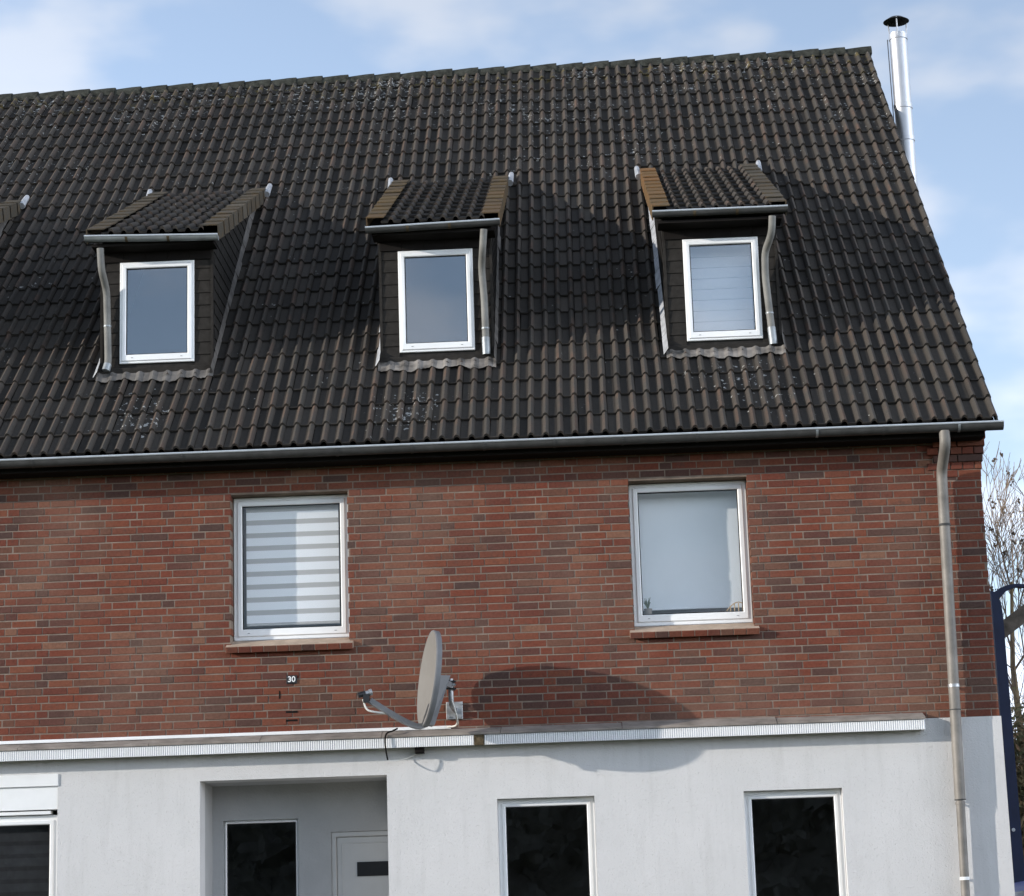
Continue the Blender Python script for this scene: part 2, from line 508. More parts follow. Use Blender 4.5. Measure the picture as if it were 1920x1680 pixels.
def holes(x0, x1, z0, z1, ops, to3, depth):
    """sheet with rectangular openings and their reveals; to3(x, z, d) places it, d = 0 front or 1 back"""
    mb = MB()
    xs = sorted({x0, x1, *[v for o in ops for v in o[:2] if x0 < v < x1]})
    zs = sorted({z0, z1, *[v for o in ops for v in o[2:] if z0 < v < z1]})
    def solid(i, k):
        if not (0 <= i < len(xs) - 1 and 0 <= k < len(zs) - 1):
            return False
        x, z = (xs[i] + xs[i + 1]) / 2, (zs[k] + zs[k + 1]) / 2
        return not any(a < x < b and c < z < d for a, b, c, d in ops)
    for i in range(len(xs) - 1):
        for k in range(len(zs) - 1):
            if not solid(i, k):
                continue
            a, b, c, d = xs[i], xs[i + 1], zs[k], zs[k + 1]
            mb.quad(to3(a, c, 0), to3(b, c, 0), to3(b, d, 0), to3(a, d, 0))
            if depth:
                mb.quad(to3(b, c, 1), to3(a, c, 1), to3(a, d, 1), to3(b, d, 1))
                if not solid(i - 1, k): mb.quad(to3(a, c, 1), to3(a, c, 0), to3(a, d, 0), to3(a, d, 1))
                if not solid(i + 1, k): mb.quad(to3(b, c, 0), to3(b, c, 1), to3(b, d, 1), to3(b, d, 0))
                if not solid(i, k - 1): mb.quad(to3(a, c, 1), to3(b, c, 1), to3(b, c, 0), to3(a, c, 0))
                if not solid(i, k + 1): mb.quad(to3(a, d, 0), to3(b, d, 0), to3(b, d, 1), to3(a, d, 1))
    return mb

# ------------------------------------------------------------------ ground
g = MB()
prof = [(-900, -6), (-120, -2.2), (-40, -0.9), (-22.5, -0.72), (-12, -0.45), (-5, -0.08), (-2.5, 0.0), (60, 0.0), (300, 0.5), (1500, 2)]
for (ya, za), (yb, zb) in zip(prof, prof[1:]):
    g.quad((-1200, ya, za), (1200, ya, za), (1200, yb, zb), (-1200, yb, zb))
tag(g.build('ground', M['soil']), kind='structure')
g = MB()
g.quad((-14, -2.4, 0.006), (14, -2.4, 0.006), (14, 0.4, 0.006), (-14, 0.4, 0.006))
g.quad((4.2, 0.4, 0.006), (14, 0.4, 0.006), (14, 14, 0.006), (4.2, 14, 0.006))
tag(g.build('pavement', M['paving']), kind='structure')

# ------------------------------------------------------------------ the house
house = thing('brick_house', (-2.6, 0, 0), 'brick house with white plaster ground floor, dark tiled roof and small dormers', 'house')
def slope_frame(x, s, h=0.0):
    d = Vector((0, YR - YE, zr(x) - ZE)).normalized()
    n = Vector((0, -d.z, d.y))
    m = Matrix((Vector((1, 0, 0)), d, n)).transposed().to_4x4()
    m.translation = rp(x, s, h)
    return m
SL = math.hypot(YR - YE, zr(0) - ZE)
CT = (YR - YE) / SL

# openings -----------------------------------------------------------------
RD = 0.157                                # reveal depth of the upper windows
WIN1 = (-3.57, -2.40, 4.10, 5.555)
WIN2 = (0.425, 1.605, 4.10, 5.542)
G3 = (-0.98, -0.035, 0.75, 2.44)
G4 = (1.412, 2.362, 0.75, 2.435)
GL = (-7.6, -5.285, 0.8, 2.755)
REC = (-3.885, -2.05, 0.02, 2.71)
RECD = 0.72

# brick wall: mortar bed, then each brick
bw = holes(XL, XR - 0.004, ZB, 6.22, [(a - 0.006, b + 0.006, c - 0.10, d + 0.006) for a, b, c, d in (WIN1, WIN2)],
           lambda x, z, d: (x, 0.0015 + d * 0.276, z), True).build('brick_wall', M['mortar'], house)
BL, BH, CP, HL = 0.2395, 0.0643, 0.0757, 0.1145
def brick_verts(mb, x0, x1, z0, z1, mat=None, y0=-0.0025):
    j = lambda a: random.uniform(-a, a)
    mb.bevbox(x0 + j(.002), x1 + j(.002), y0 + j(.0022), 0.112, z0 + j(.0012), z1 + j(.0012), 0.0035, mat)
proto = {}
for kind, ln in (('s', BL), ('h', HL)):
    proto[kind] = []
    for k in range(6):
        mb = MB()
        brick_verts(mb, -ln / 2, ln / 2, 0, BH)
        proto[kind].append(mb.mesh('brick', M['brick']))
whole, cut = [], []
ops = [WIN1, WIN2]
row, z = 0, ZB + 0.006
while z < 6.2:
    x = XL - (0.3125 if row % 2 else 0.0) + random.uniform(-.012, .012) + 0.045
    seq = 0
    while x < XR:
        ln = (BL, BL, HL)[seq % 3]
        segs = [(max(x, XL), min(x + ln, XR))]
        zc = z + BH / 2
        for a, b, c, d in ops:
            if c - 0.12 < zc < d:
                ns = []
                for p, q in segs:
                    if q <= a or p >= b:
                        ns.append((p, q))
                    else:
                        if p < a: ns.append((p, a))
                        if q > b: ns.append((b, q))
                segs = ns
        for p, q in segs:
            if q - p < 0.02:
                continue
            px, py = proj((q, 0, zc))
            if px < -420:
                continue
            if abs(q - p - ln) < 1e-6:
                whole.append(((p + q) / 2, z, 's' if seq % 3 < 2 else 'h'))
            else:
                cut.append((p, q, z))
        x += ln + 0.011 + random.uniform(-.002, .002)
        seq += 1
    z += CP
    row += 1
def bkey(b):
    v = (Vector((b[0], 0, b[1])) - CAM).length
    return (b[2] != 's', v)
lit = [b for b in whole if -5.4 < b[0] and b[1] < 5.5]
lit.sort(key=bkey)
own = set(lit[:300])
rest = MB()
for b in whole:
    if b in own:
        put('brick', random.choice(proto[b[2]]), Matrix.Translation((b[0], 0, b[1])) @ Matrix.Rotation(random.uniform(-.006, .006), 4, 'Y'), bw)
    else:
        ln = BL if b[2] == 's' else HL
        brick_verts(rest, b[0] - ln / 2, b[0] + ln / 2, b[1], b[1] + BH)
for p, q, z in cut:
    brick_verts(rest, p, q, z, z + BH)
tag(rest.build('remaining_bricks', M['brick'], bw), kind='stuff')

# corbelled corner under the verge: each course a little further out
mb = MB()
mb.box(3.46, XR + .004, -0.004, 0.24, 5.46, 5.95)
corb = mb.build('corbel', M['mortar'], house)
for k in range(7):
    z0 = 5.46 + k * CP
    if z0 > 5.93: break
    out_ = 0.010 + 0.013 * k
    x = 3.47 - .06 * (k % 2)
    while x < XR + out_ - .02:
        x2 = min(x + (HL if (k % 2) else BL), XR + out_)
        if XR + out_ - x2 < .05: x2 = XR + out_
        mb = MB()
        mb.bevbox(x, x2 - .009, -0.008 - 0.010 * k + random.uniform(-.003, .002), 0.235, z0, z0 + BH + .004, 0.004)
        mb.build('brick', M['brick'], corb)
        x = x2 + .002
# open joints and a crack in the brickwork
for xa, ya, xb, yb in ((536, 1334, 558, 1335), (536, 1350, 558, 1351), (1618, 1345, 1726, 1340), (523, 1296, 525, 1309)):
    p, q = P(xa, ya, -.006), P(xb, yb, -.006)
    mb = MB()
    mb.box(p.x, max(q.x, p.x + .012), -.0052, .0, min(p.z, q.z) - .006, max(p.z, q.z) + .004)
    mb.build('open_joint', M['soffit'], bw)

# plaster ground floor and the sides
pl = holes(XL, XR + 0.012, -0.1, ZB, [G3, G4, GL, REC], lambda x, z, d: (x, -0.022 + d * 0.30, z), True).build('plaster_wall', M['plaster'], house)
mb = MB()
mb.box(XR - 0.25, XR + 0.0, 0.29, 2 * YR - 0.0, -0.1, 6.05)
mb.quad((XR - 0.001, 0.29, 6.05), (XR - 0.001, 2 * YR, 6.05), (XR - 0.001, YR, 12.5))
mb.quad((XR - 0.25, 0.29, 6.05), (XR - 0.25, YR, 12.5), (XR - 0.25, 2 * YR, 6.05))
mb.build('gable_wall', M['plaster'], house)
mb = MB()
mb.box(XL - 0.25, XL, 0.0, 2 * YR, -0.1, 6.1)
mb.quad((XL, 0.0, 6.1), (XL, YR, 12.4), (XL, 2 * YR, 6.1))
mb.build('party_wall', M['inside'], house)
mb = MB()
mb.box(XL, XR - 0.26, 2 * YR - 0.3, 2 * YR - 0.02, -0.1, 6.1)
mb.build('rear_wall', M['plaster'], house)
mb = MB()
for z in (2.95, 6.0):
    mb.box(XL, XR - 0.26, 0.30, 2 * YR - 0.31, z - 0.12, z)
mb.build('floor_slab', M['inside'], house)
mb = MB()
mb.box(XL + 0.01, XR - 0.27, 3.6, 3.7, 0, 2.82)
mb.box(XL + 0.01, XR - 0.27, 3.6, 3.7, 2.96, 5.87)
mb.box(-1.6, -1.5, 1.0, 3.58, 0, 2.82)
mb.build('inner_wall', M['inside'], house)

# roof -----------------------------------------------------------------------
DORM = [(-7.51, 0), (-4.49, 1), (-1.508, 2), (1.517, 3)]
DW = 0.59                                 # half width of a dormer body
DY = 0.87                                 # its front
S0, S1 = (DY - YE) / CT, (4.15 - YE) / CT
dops = [(c - DW + 0.03, c + DW - 0.03, S0 + 0.06, S1) for c, _ in DORM]
roof = holes(XL - 0.1, XV - 0.03, 0.02, SL, dops, lambda x, s, d: rp(x, s, -0.035 - 0.05 * d), True).build('roof', M['deck'], house)
mb = MB()
mb.quad((XL, 2 * YR + .3, ZE), (XV - .03, 2 * YR + .3, ZE), (XV - .03, YR, zr(XV) - .02), (XL, YR, zr(XL) - .02))
mb.quad((XL, 2 * YR + .3, ZE - .06), (XL, YR, zr(XL) - .08), (XV - .03, YR, zr(XV) - .08), (XV - .03, 2 * YR + .3, ZE - .06))
mb.build('rear_slope', M['deck'], roof)

TW, TP = 0.295, 0.3822
def tile_geo(w=TW, ln=0.43, lift=0.036, hr=0.044):
    u = w / 2
    xs, zs, at = [], [], []
    for k in range(2):
        for f, h, a in ((0.0, 0.0, 0), (0.54, 0.0, 0), (0.63, 0.72, .7), (0.77, 1.0, 1), (0.91, 0.72, .5)):
            xs.append((k + f) * u); zs.append(h * hr); at.append(a)
    xs.append(2 * u - 0.002); zs.append(0.003); at.append(0)
    n = len(xs)
    vs = [(x, 0, z + lift) for x, z in zip(xs, zs)] + [(x, ln, z + 0.004) for x, z in zip(xs, zs)] + \
         [(x, 0.0, z + lift) for x, z in zip(xs, zs)] + [(x, 0.004, z * 0.9 + lift - 0.026) for x, z in zip(xs, zs)]
    fs = []
    for k in range(n - 1):
        fs.append((k, k + 1, n + k + 1, n + k))
        fs.append((3 * n + k, 3 * n + k + 1, 2 * n + k + 1, 2 * n + k))
    return vs, fs, at * 4
tv, tf, ta = tile_geo()
mb = MB()
mb.add(tv, tf, None, ta)
tmesh = mb.mesh('roof_tile', M['tile'], True, 55)
tiles = []
for rw in range(26):
    s = rw * TP
    for cidx in range(45):
        x0 = XV - 0.004 - (cidx + 1) * TW
        px, py = proj(rp(x0 + TW, s))
        px2, _ = proj(rp(x0 + TW, s + .4))
        if max(px, px2) < -330 or x0 < XL:
            continue
        xc, scn = x0 + TW / 2, s + TP / 2
        if any(a + 0.10 < xc < b - 0.10 and c + 0.12 < scn < d - 0.2 for a, b, c, d in dops):
            continue
        hid = any(a - .35 < xc < b + .35 and c < scn < d + .3 for a, b, c, d in dops)
        tiles.append((rw, x0, s, hid or px < 0))
tiles.sort(key=lambda q: (q[3], q[0], abs(q[1])))
rest = MB()
for k, (rw, x0, s, hid) in enumerate(tiles):
    j = lambda a: random.uniform(-a, a)
    m = slope_frame(x0 + j(.003), s + j(.007) + .006 * math.sin(x0 * 1.7 + rw), j(.003)) @ Matrix.Rotation(j(.011), 4, 'Z') @ Matrix.Rotation(j(.007), 4, 'Y')
    if k < 300:
        put('roof_tile', tmesh, m, roof)
    else:
        rest.add(tv, tf, m, ta)
tag(rest.build('remaining_roof_tiles', M['tile'], roof, True, 55), kind='stuff')
# cut edge of the verge tiles and their board
mb = MB()
for rw in range(26):
    m = slope_frame(XV - 0.03, rw * TP)
    vs = [(0.028, 0, 0.012), (0.028, 0.40, -0.02), (0.028, 0.40, -0.075), (0.028, 0, -0.05), (0.012, 0, 0.012), (0.012, 0.40, -0.02), (0.012, 0.40, -0.075), (0.012, 0, -0.05)]
    mb.add(vs, [(0, 1, 2, 3), (7, 6, 5, 4), (0, 3, 7, 4), (0, 4, 5, 1), (3, 2, 6, 7)], m)
mb.build('verge_edge', M['ridge'], roof)
# ridge tiles
rx = XV + 0.02
while rx > -9.1:
    mb = MB()
    ln, nn = 0.40, 8
    vs = []
    for xx, r, dz in ((0, 0.122, 0.012), (-ln * 0.3, 0.119, 0.010), (-ln * 0.6, 0.114, 0.004), (-ln, 0.108, -0.006)):
        for q in range(nn + 1):
            a = R(-12) + R(204) * q / nn
            vs.append((xx, -math.cos(a) * r, math.sin(a) * r + dz))
    st = nn + 1
    fs = [(k * st + q, k * st + q + 1, (k + 1) * st + q + 1, (k + 1) * st + q) for k in range(3) for q in range(nn)]
    fs.append(tuple(range(nn, -1, -1)))
    m = Matrix.Translation((rx, YR, zr(rx) - 0.058 + random.uniform(-.006, .006)))
    mb.add(vs, fs, m @ Matrix.Rotation(random.uniform(-.012, .012), 4, 'Y'))
    mb.build('ridge_tile', M['ridge'], roof, True, 50)
    rx -= 0.357
# near-black boards added to deepen the shade under the eave
mb = MB()
zs_ = P(1650, 826, -0.27).z
mb.box(XL, XR + 0.02, -0.29, -0.265, zs_, 5.955)
mb.box(XL, XR + 0.02, -0.264, -0.006, zs_ + .01, zs_ + .03)
mb.build('eave_shade_board', M['soffit'], roof)

# gutter ----------------------------------------------------------------------
def gutter(x0, x1, y, z, r, mat, parent, n=9, slope=0.0):
    """open half-round trough with a bead along its front rim"""
    mb = MB()
    L2 = []
    for x in (x0, x1):
        dz = slope * (x - x0)
        L2.append([Vector((x, y - math.cos(math.pi * q / n) * r, z + dz - math.sin(math.pi * q / n) * r)) for q in range(n + 1)] +
                  [Vector((x, y + math.cos(math.pi * q / n) * (r - .004), z + dz - math.sin(math.pi * q / n) * (r - .004))) for q in range(n + 1)])
    st = len(L2[0])
    i = len(mb.v)
    mb.v += L2[0] + L2[1]
    for q in range(st):
        q2 = (q + 1) % st
        mb.f.append((i + q, i + q2, i + st + q2, i + st + q))
    for e, row_ in enumerate(L2):                     # stop ends
        mb.quad(*(row_[:n + 1] if e else row_[:n + 1][::-1]))
    o = mb.build('gutter', mat, parent, True, 50)
    b = MB()
    b.tube([(x0, y - r, z), (x1, y - r, z + slope * (x1 - x0))], 0.0115, 8)
    b.build('gutter_bead', M['bead'], o if parent is house else parent, True)
    return o
GZ = P(1878, 790, -0.46).z
gut = gutter(XL, P(1880, 790, -0.40).x, -0.395, GZ, 0.072, M['zincdark'], house)
for px in (60, 340, 630, 770, 905, 1037, 1165, 1305, 1530, 1655, 1797):
    x = P(px, 830, -0.4).x
    mb = MB()
    for q in range(9):
        a0, a1 = math.pi * q / 9, math.pi * (q + 1) / 9
        p = [(-0.395 - math.cos(a) * rr, GZ - math.sin(a) * rr) for a in (a0, a1) for rr in (0.0735, 0.077)]
        mb.quad((x, *p[1]), (x + .025, *p[1]), (x + .025, *p[3]), (x, *p[3]))
    mb.build('gutter_bracket', M['zinc' if px in (1530, 1797) else 'zincdark'], gut)

# main downpipe ----------------------------------------------------------------
DPX = P(1776, 1000, -0.11).x
dpx = lambda z: DPX - .01 - .065 * (5.5 - z) / 4.0      # the pipe hangs a little out of plumb
def bez(pts, k=5):
    """round the corners of a polyline"""
    pts = [Vector(p) for p in pts]
    o = [pts[0]]
    for a, b, c in zip(pts, pts[1:], pts[2:]):
        l1, l2 = (b - a).length, (c - b).length
        p0, p2 = b + (a - b) * min(.5, .09 / l1), b + (c - b) * min(.5, .09 / l2)
        for i in range(k + 1):
            t_ = i / k
            o.append(p0 * (1 - t_) ** 2 + b * 2 * t_ * (1 - t_) + p2 * t_ ** 2)
    o.append(pts[-1])
    return o
mb = MB()
mb.tube(bez([(DPX, -0.395, GZ - 0.06), (DPX, -0.395, GZ - 0.2), (DPX - .01, -0.105, 5.50), (dpx(P(1785, 1500, -.1).z), -0.105, P(1785, 1500, -.1).z)]), 0.053, 16)
dp = mb.build('downpipe', M['pipe'], house, True)
mb = MB()
mb.tube([(dpx(P(1785, 1502, -.1).z), -0.105, P(1785, 1502, -.1).z), (dpx(0), -0.105, 0.02)], 0.043, 16)
mb.build('lower_pipe', M['pipe'], dp, True)
for py, rr, hh, mm in ((905, .0555, .008, 'pipe'), (920, .0555, .008, 'pipe'), (984, .059, .022, 'zincdark'), (1286, .0565, .03, 'galv'), (1331, .0565, .01, 'zincdark'), (1500, .056, .008, 'zincdark'), (1507, .048, .02, 'pipe'), (1648, .047, .03, 'white')):
    zz = P(1785, py, -.1).z
    if py < 940:
        continue
    mb = MB()
    mb.lathe([(0.03, zz - hh / 2), (rr, zz - hh / 2), (rr, zz + hh / 2), (0.03, zz + hh / 2)], 16, Matrix.Translation((dpx(zz), -0.105, 0)))
    mb.box(dpx(zz) - .01, dpx(zz) + .01, -0.055, 0.0, zz - hh * .4, zz + hh * .4)
    mb.build('pipe_clip', M[mm], dp, True)

# windows -----------------------------------------------------------------------
def caps(mb, x0, x1, z, y):
    for x in (x0 + .09, x1 - .11):
        mb.box(x, x + .022, y - .004, y, z, z + .006)
def window(rect, y, glass, parent=None, name='window', fw=0.042, sw=0.045, bot=0.072, prefix='', frame_mat='white'):
    a, b, c, d = rect
    mb = MB()
    mb.ring(a, b, c, d, y, y + 0.07, fw, fw, fw, fw, 0.006)
    fr = mb.build(name, M[frame_mat], parent or house)
    own_ = fr if (parent is None or parent is house) else parent
    mb = MB()
    mb.ring(a + fw - .012, b - fw + .012, c + fw - .012, d - fw + .012, y - 0.012, y + 0.05, sw, sw, bot, sw, 0.008)
    mb.build(prefix + 'sash', M[frame_mat], own_)
    i = fw - .012 + sw
    ib = fw - .012 + bot
    mb = MB()
    mb.ring(a + i - .002, b - i + .002, c + ib - .002, d - i + .002, y + 0.004, y + 0.03, .011, .011, .011, .011)
    mb.build(prefix + 'gasket', M['gasket'], own_)
    mb = MB()
    mb.box(a + i + .004, b - i - .004, y + 0.012, y + 0.018, c + ib + .004, d - i - .004)
    mb.build(prefix + 'pane', M[glass], own_)
    mb = MB()
    caps(mb, a + fw, b - fw, c + fw + .02, y - .012)
    mb.build(prefix + 'drain_cap', M['cap'], own_)
    return fr, (a + i, b - i, c + ib, d - i)
def sill(win, rect, n=10):
    a, b, c, d = rect
    x0, x1 = a - .05, b + .045
    st = (x1 - x0) / n
    m = Matrix.Translation((0, -0.062, c - 0.150)) @ Matrix.Rotation(R(21), 4, 'X')
    for k in range(n):
        mb = MB()
        mb.bevbox(x0 + k * st + .004, x0 + (k + 1) * st - .004, random.uniform(-.003, .001), 0.24, 0, 0.062, 0.005, m)
        mb.build('sill_brick', M['brick'], win)
    mb = MB()
    mb.box(x0 + .002, x1 - .002, 0.006, 0.235, 0.004, 0.0655, m)
    mb.build('sill_mortar', M['sillmortar'], win)
win1, in1 = window(WIN1, RD, 'glass', fw=.05, sw=.05, bot=.075)
sill(win1, WIN1)
win2, in2 = window(WIN2, RD, 'glass', fw=.05, sw=.05, bot=.075)
sill(win2, WIN2)
win3, in3 = window(G3, 0.075, 'glass_low', fw=0.05, sw=0.038)
win4, in4 = window(G4, 0.075, 'glass_low', fw=0.05, sw=0.038)
# left window with a roller shutter box
gtop = P(60, 1519, 0).z
win0, in0 = window((GL[0], GL[1] - .0, GL[2], gtop - 0.05), 0.055, 'glass_low', fw=0.06, sw=0.042)
z1 = P(100, 1453, 0).z
mb = MB()
mb.box(GL[0], GL[1] + .003, -0.034, 0.2, P(100, 1474, 0).z, z1 + .006)
mb.build('shutter_box_lid', M['white'], win0)
mb = MB()
mb.box(GL[0], GL[1] - .003, -0.012, 0.2, gtop - 0.0, P(100, 1474, 0).z - .002)
mb.build('shutter_box', M['white'], win0)
mb = MB()
mb.box(GL[0], GL[1] - .075, 0.005, 0.12, gtop - 0.043, gtop - 0.012)
mb.build('shutter_slat', M['white'], win0)

# entrance recess -----------------------------------------------------------------
a, b, c, d = REC
mb = MB()
mb.quad((a, .278, c), (a, RECD, c), (a, RECD, d), (a, .278, d))
mb.quad((b, RECD, c), (b, .278, c), (b, .278, d), (b, RECD, d))
mb.quad((a, .278, d), (a, RECD, d), (b, RECD, d), (b, .278, d))
RW = (P(419, 1600, RECD).x, P(560, 1600, RECD).x, 0.95, P(490, 1537, RECD).z)
RDR = (P(621, 1600, RECD).x, P(621, 1600, RECD).x + 1.02, 0.03, P(680, 1558, RECD).z)
holed = holes(a, b, c, d, [RW, (RDR[0], b - .001, RDR[2], RDR[3])], lambda x, z, dd: (x, RECD + dd * .12, z), True)
mb.add(holed.v, holed.f)
mb.build('entrance_recess', M['recess'], house)
window((RW[0], RW[1], RW[2], RW[3]), RECD + .04, 'glass_low', fw=0.022, sw=0.02)
x0, x1, z0, z1 = RDR
mb = MB()
mb.ring(x0, x1, z0, z1, RECD + .02, RECD + .1, .05, .05, .02, .05, .006)
door = mb.build('front_door', M['doorwhite'], house)
mb = MB()
mb.bevbox(x0 + .052, x1 - .052, RECD + .045, RECD + .09, z0 + .022, z1 - .052, .006)
mb.ring(x0 + .10, x1 - .10, z0 + .9, z1 - .11, RECD + .040, RECD + .05, .012, .012, .012, .012, .004)
mb.build('door_leaf', M['doorwhite'], door)
wz0, wz1 = P(700, 1642, RECD).z, P(700, 1615, RECD).z
mb = MB()
mb.box(P(669, 1630, RECD).x, P(669, 1630, RECD).x + .5, RECD + .036, RECD + .046, wz0, wz1)
mb.build('door_glass', M['doorglass'], door)

# ledge with white ribbed fascia ---------------------------------------------------
LY = -0.185
z0, z1 = P(900, 1396.5, LY).z, P(900, 1378, LY).z
XE = P(1735, 1367, LY).x
ledge = holes(XL, XE - .004, z0 + .012, z1 - .004, [], lambda x, z, d: (x, LY + .02 + d * .17, z), True).build('ledge', M['plaster'], house)
xb0, xb1 = P(889, 1385, LY).x, P(907, 1385, LY).x
def fascia(x0, x1):
    mb = MB()
    n = int((x1 - x0) / 0.0215 * 4)
    for k in range(n):
        xa, xb = x0 + (x1 - x0) * k / n, x0 + (x1 - x0) * (k + 1) / n
        ya, yb = [LY + (0.0, -.0055, -.0075, -.0055)[q % 4] for q in (k, k + 1)]
        mb.quad((xa, ya, z0), (xb, yb, z0), (xb, yb, z1), (xa, ya, z1))
        mb.quad((xa, ya, z1), (xb, yb, z1), (xb, LY + .012, z1), (xa, LY + .012, z1))
        mb.quad((xa, LY + .012, z0), (xb, LY + .012, z0), (xb, yb, z0), (xa, ya, z0))
    mb.quad((x0, LY + .012, z0), (x0, LY, z0), (x0, LY, z1), (x0, LY + .012, z1))
    mb.quad((x1, LY, z0), (x1, LY + .15, z0), (x1, LY + .15, z1), (x1, LY, z1))
    mb.quad((x1 - .002, LY + .15, z0), (x1 - .002, LY + .012, z0), (x1 - .002, LY + .012, z1), (x1 - .002, LY + .15, z1))
    mb.build('fascia_panel', M['fascia'], ledge, True, 25)
fascia(XL, xb0 - .004)
fascia(xb1 + .004, XE)
mb = MB()
mb.bevbox(xb0, xb1, LY - .012, LY + .02, z0 - .004, z1 + .003, .004)
mb.build('ledge_bracket', M['rust'], ledge)
# cover slabs sloping down from the brickwork to the fascia
cz = P(900, 1366, -0.004).z
xx = XL
while xx < XE:
    x2 = min(xx + random.uniform(1.0, 1.5), XE + .01)
    if XE - x2 < .3: x2 = XE + .01
    mb = MB()
    dz = random.uniform(-.006, .006)
    front = [(LY - .018, z1 + .004), (LY - .018, z1 + .024), (0.004, cz + dz + .012), (0.004, cz + dz - .03)]
    vs = [(x, y, z) for x in (xx + .003, x2 - .003) for y, z in front]
    mb.add(vs, [(0, 1, 2, 3)[::-1], (4, 5, 6, 7), (0, 4, 5, 1)[::-1], (1, 5, 6, 2)[::-1], (2, 6, 7, 3)[::-1], (3, 7, 4, 0)[::-1]])
    mb.build('cover_slab', M['cover'], ledge)
    xx = x2

# dormers ----------------------------------------------------------------------------
DZ0 = ZE + (DY - YE) * (zr(0) - ZE) / (YR - YE)       # where the front stands on the slope
GZD = 8.50                                            # dormer gutter
def dormer(c, idx):
    x0, x1 = c - DW, c + DW
    tanr = (zr(c) - ZE) / (YR - YE)
    rz = lambda y: ZE + (y - YE) * tanr               # main roof height at y
    e0y, e0z = 0.60, 8.545                            # dormer roof eave
    by = 4.27
    bz = rz(by) + .02
    sl = Vector((0, by - e0y, bz - e0z))
    DL = sl.length
    d = sl.normalized()
    n = Vector((0, -d.z, d.y))
    # body: front with window opening, two cheeks
    wc = {0: c, 1: -4.487, 2: -1.508, 3: 1.522}[idx]
    wz0, wz1 = P(892, 657, DY).z, P(885, 466, DY).z
    wz1 = 8.315
    wr = (wc - .398, wc + .398, wz0, wz1)
    mb = holes(x0, x1, rz(DY) - .02, 8.60, [wr], lambda x, z, q: (x, DY + q * .1, z), True)
    top = lambda y: e0z + (y - e0y) * d.z / d.y - .05
    cy = (e0z - .05 - ZE + YE * tanr - e0y * d.z / d.y) / (tanr - d.z / d.y)   # cheek meets the slope
    for x, o in ((x0, -1), (x1, 1)):
        for xx in (x, x - o * .06):
            mb.quad((xx, DY + .0, rz(DY) - .05), (xx, cy, rz(cy) - .02), (xx, DY + .0, top(DY)))
    body = mb.build('dormer', M['slatedark'], house)
    # front slates beside the window, near-black shade strip above it
    rows = 9
    for sx0, sx1 in ((x0 - .006, wr[0] - .003), (wr[1] + .003, x1 + .006)):
        for k in range(rows):
            za = 7.135 + k * .136
            m = Matrix.Translation(((sx0 + sx1) / 2, DY - .004, za)) @ Matrix.Rotation(R(-4.5) + random.uniform(-.01, .01), 4, 'X')
            mb = MB()
            mb.bevbox(-(sx1 - sx0) / 2, (sx1 - sx0) / 2, -.012, -.003, 0, .15, .002, m)
            mb.build('slate', M['slate'], body)
    for k in range(5):
        w5 = (x1 - x0) / 5
        mb = MB()
        mb.bevbox(x0 + k * w5 + .002, x0 + (k + 1) * w5 - .002, DY - .03, DY - .016, wr[3] + .006, 8.47, .002)
        mb.build('frieze_shade_board', M['soffit'], body)  # shade below the dormer gutter put into the colour
    mb = MB()
    mb.box(x0 - .06, x1 + .06, e0y - .0, DY - .017, 8.425, 8.455)
    mb.build('dormer_shade_soffit', M['soffit'], body)  # board added to deepen the shade under the dormer gutter
    # cheek slates
    ck = MB()
    for x, o in ((x0, -1), (x1, 1)):
        k = 0
        y = DY
        while y < cy - .1:
            zlo, zhi = rz(y) - .0, top(y)
            zz = zlo - (zlo % .136) - .136
            while zz < zhi:
                yy0, yy1 = y + (.11 if int(round(zz / .136)) % 2 else 0), y + .22 + (.11 if int(round(zz / .136)) % 2 else 0)
                if zz + .07 > rz((yy0 + yy1) / 2) and zz + .14 < top((yy0 + yy1) / 2) + .12 and yy1 < cy:
                    xa = x + o * .012
                    xb = x + o * .004
                    zt = min(zz + .134, top(yy0) + .01)
                    vs = [(xa, yy0 + .003, zz), (xa, yy1 - .003, zz), (xb, yy1 - .003, zt), (xb, yy0 + .003, zt), (x, yy0 + .003, zz), (x, yy1 - .003, zz)]
                    ck.add(vs, [(0, 1, 2, 3), (4, 5, 1, 0), (0, 3, 4), (1, 5, 2)])
                zz += .136
            y += .22
            k += 1
    tag(ck.build('cheek_slates', M['slatedark'], body), kind='stuff')
    # corner trims
    for x in (x0 - .014, x1 - .014):
        mb = MB()
        mb.box(x, x + .028, DY - .024, DY + .02, rz(DY) + .03, 8.50)
        mb.build('corner_trim', M['slate'], body)
    # window
    window(wr, DY - .03, 'glass_sky', body, 'window_frame', fw=.036, sw=.045, bot=.07, prefix='window_')
    # sill board and apron flashing
    mb = MB()
    mb.bevbox(x0 - .02, x1 + .02, DY - .065, DY + .01, 7.078, 7.142, .006)
    mb.build('sill_board', M['slate'], body)
    mb = MB()
    ns = 60
    def wave(x):
        u = ((XV - .004 - x) / (TW / 2)) % 1.0
        u = 1 - u
        return .036 * max(0, math.sin(math.pi * (u - .5) / .5)) if u > .5 else 0.0
    prev = None
    for k in range(ns + 1):
        x = x0 - .03 + (x1 - x0 + .06) * k / ns
        s0 = (DY - .045 - YE) / CT
        lowr = .045 + .03 * math.sin(x * 7 + idx) + .022 * math.sin(x * 19 + idx * 2) + random.uniform(-.01, .01)
        col = [rp(x, s0 + .03, .066 + .6 * wave(x)), rp(x, s0 - .05, .055 + .55 * wave(x)), rp(x, s0 - lowr - .07, .047 + .5 * wave(x))]
        if prev:
            for q in range(2):
                mb.quad(prev[q], prev[q + 1], col[q + 1], col[q])
        prev = col
    mb.build('apron_flashing', M['leadgrey' if idx == 1 else 'leadmid'], body, True)
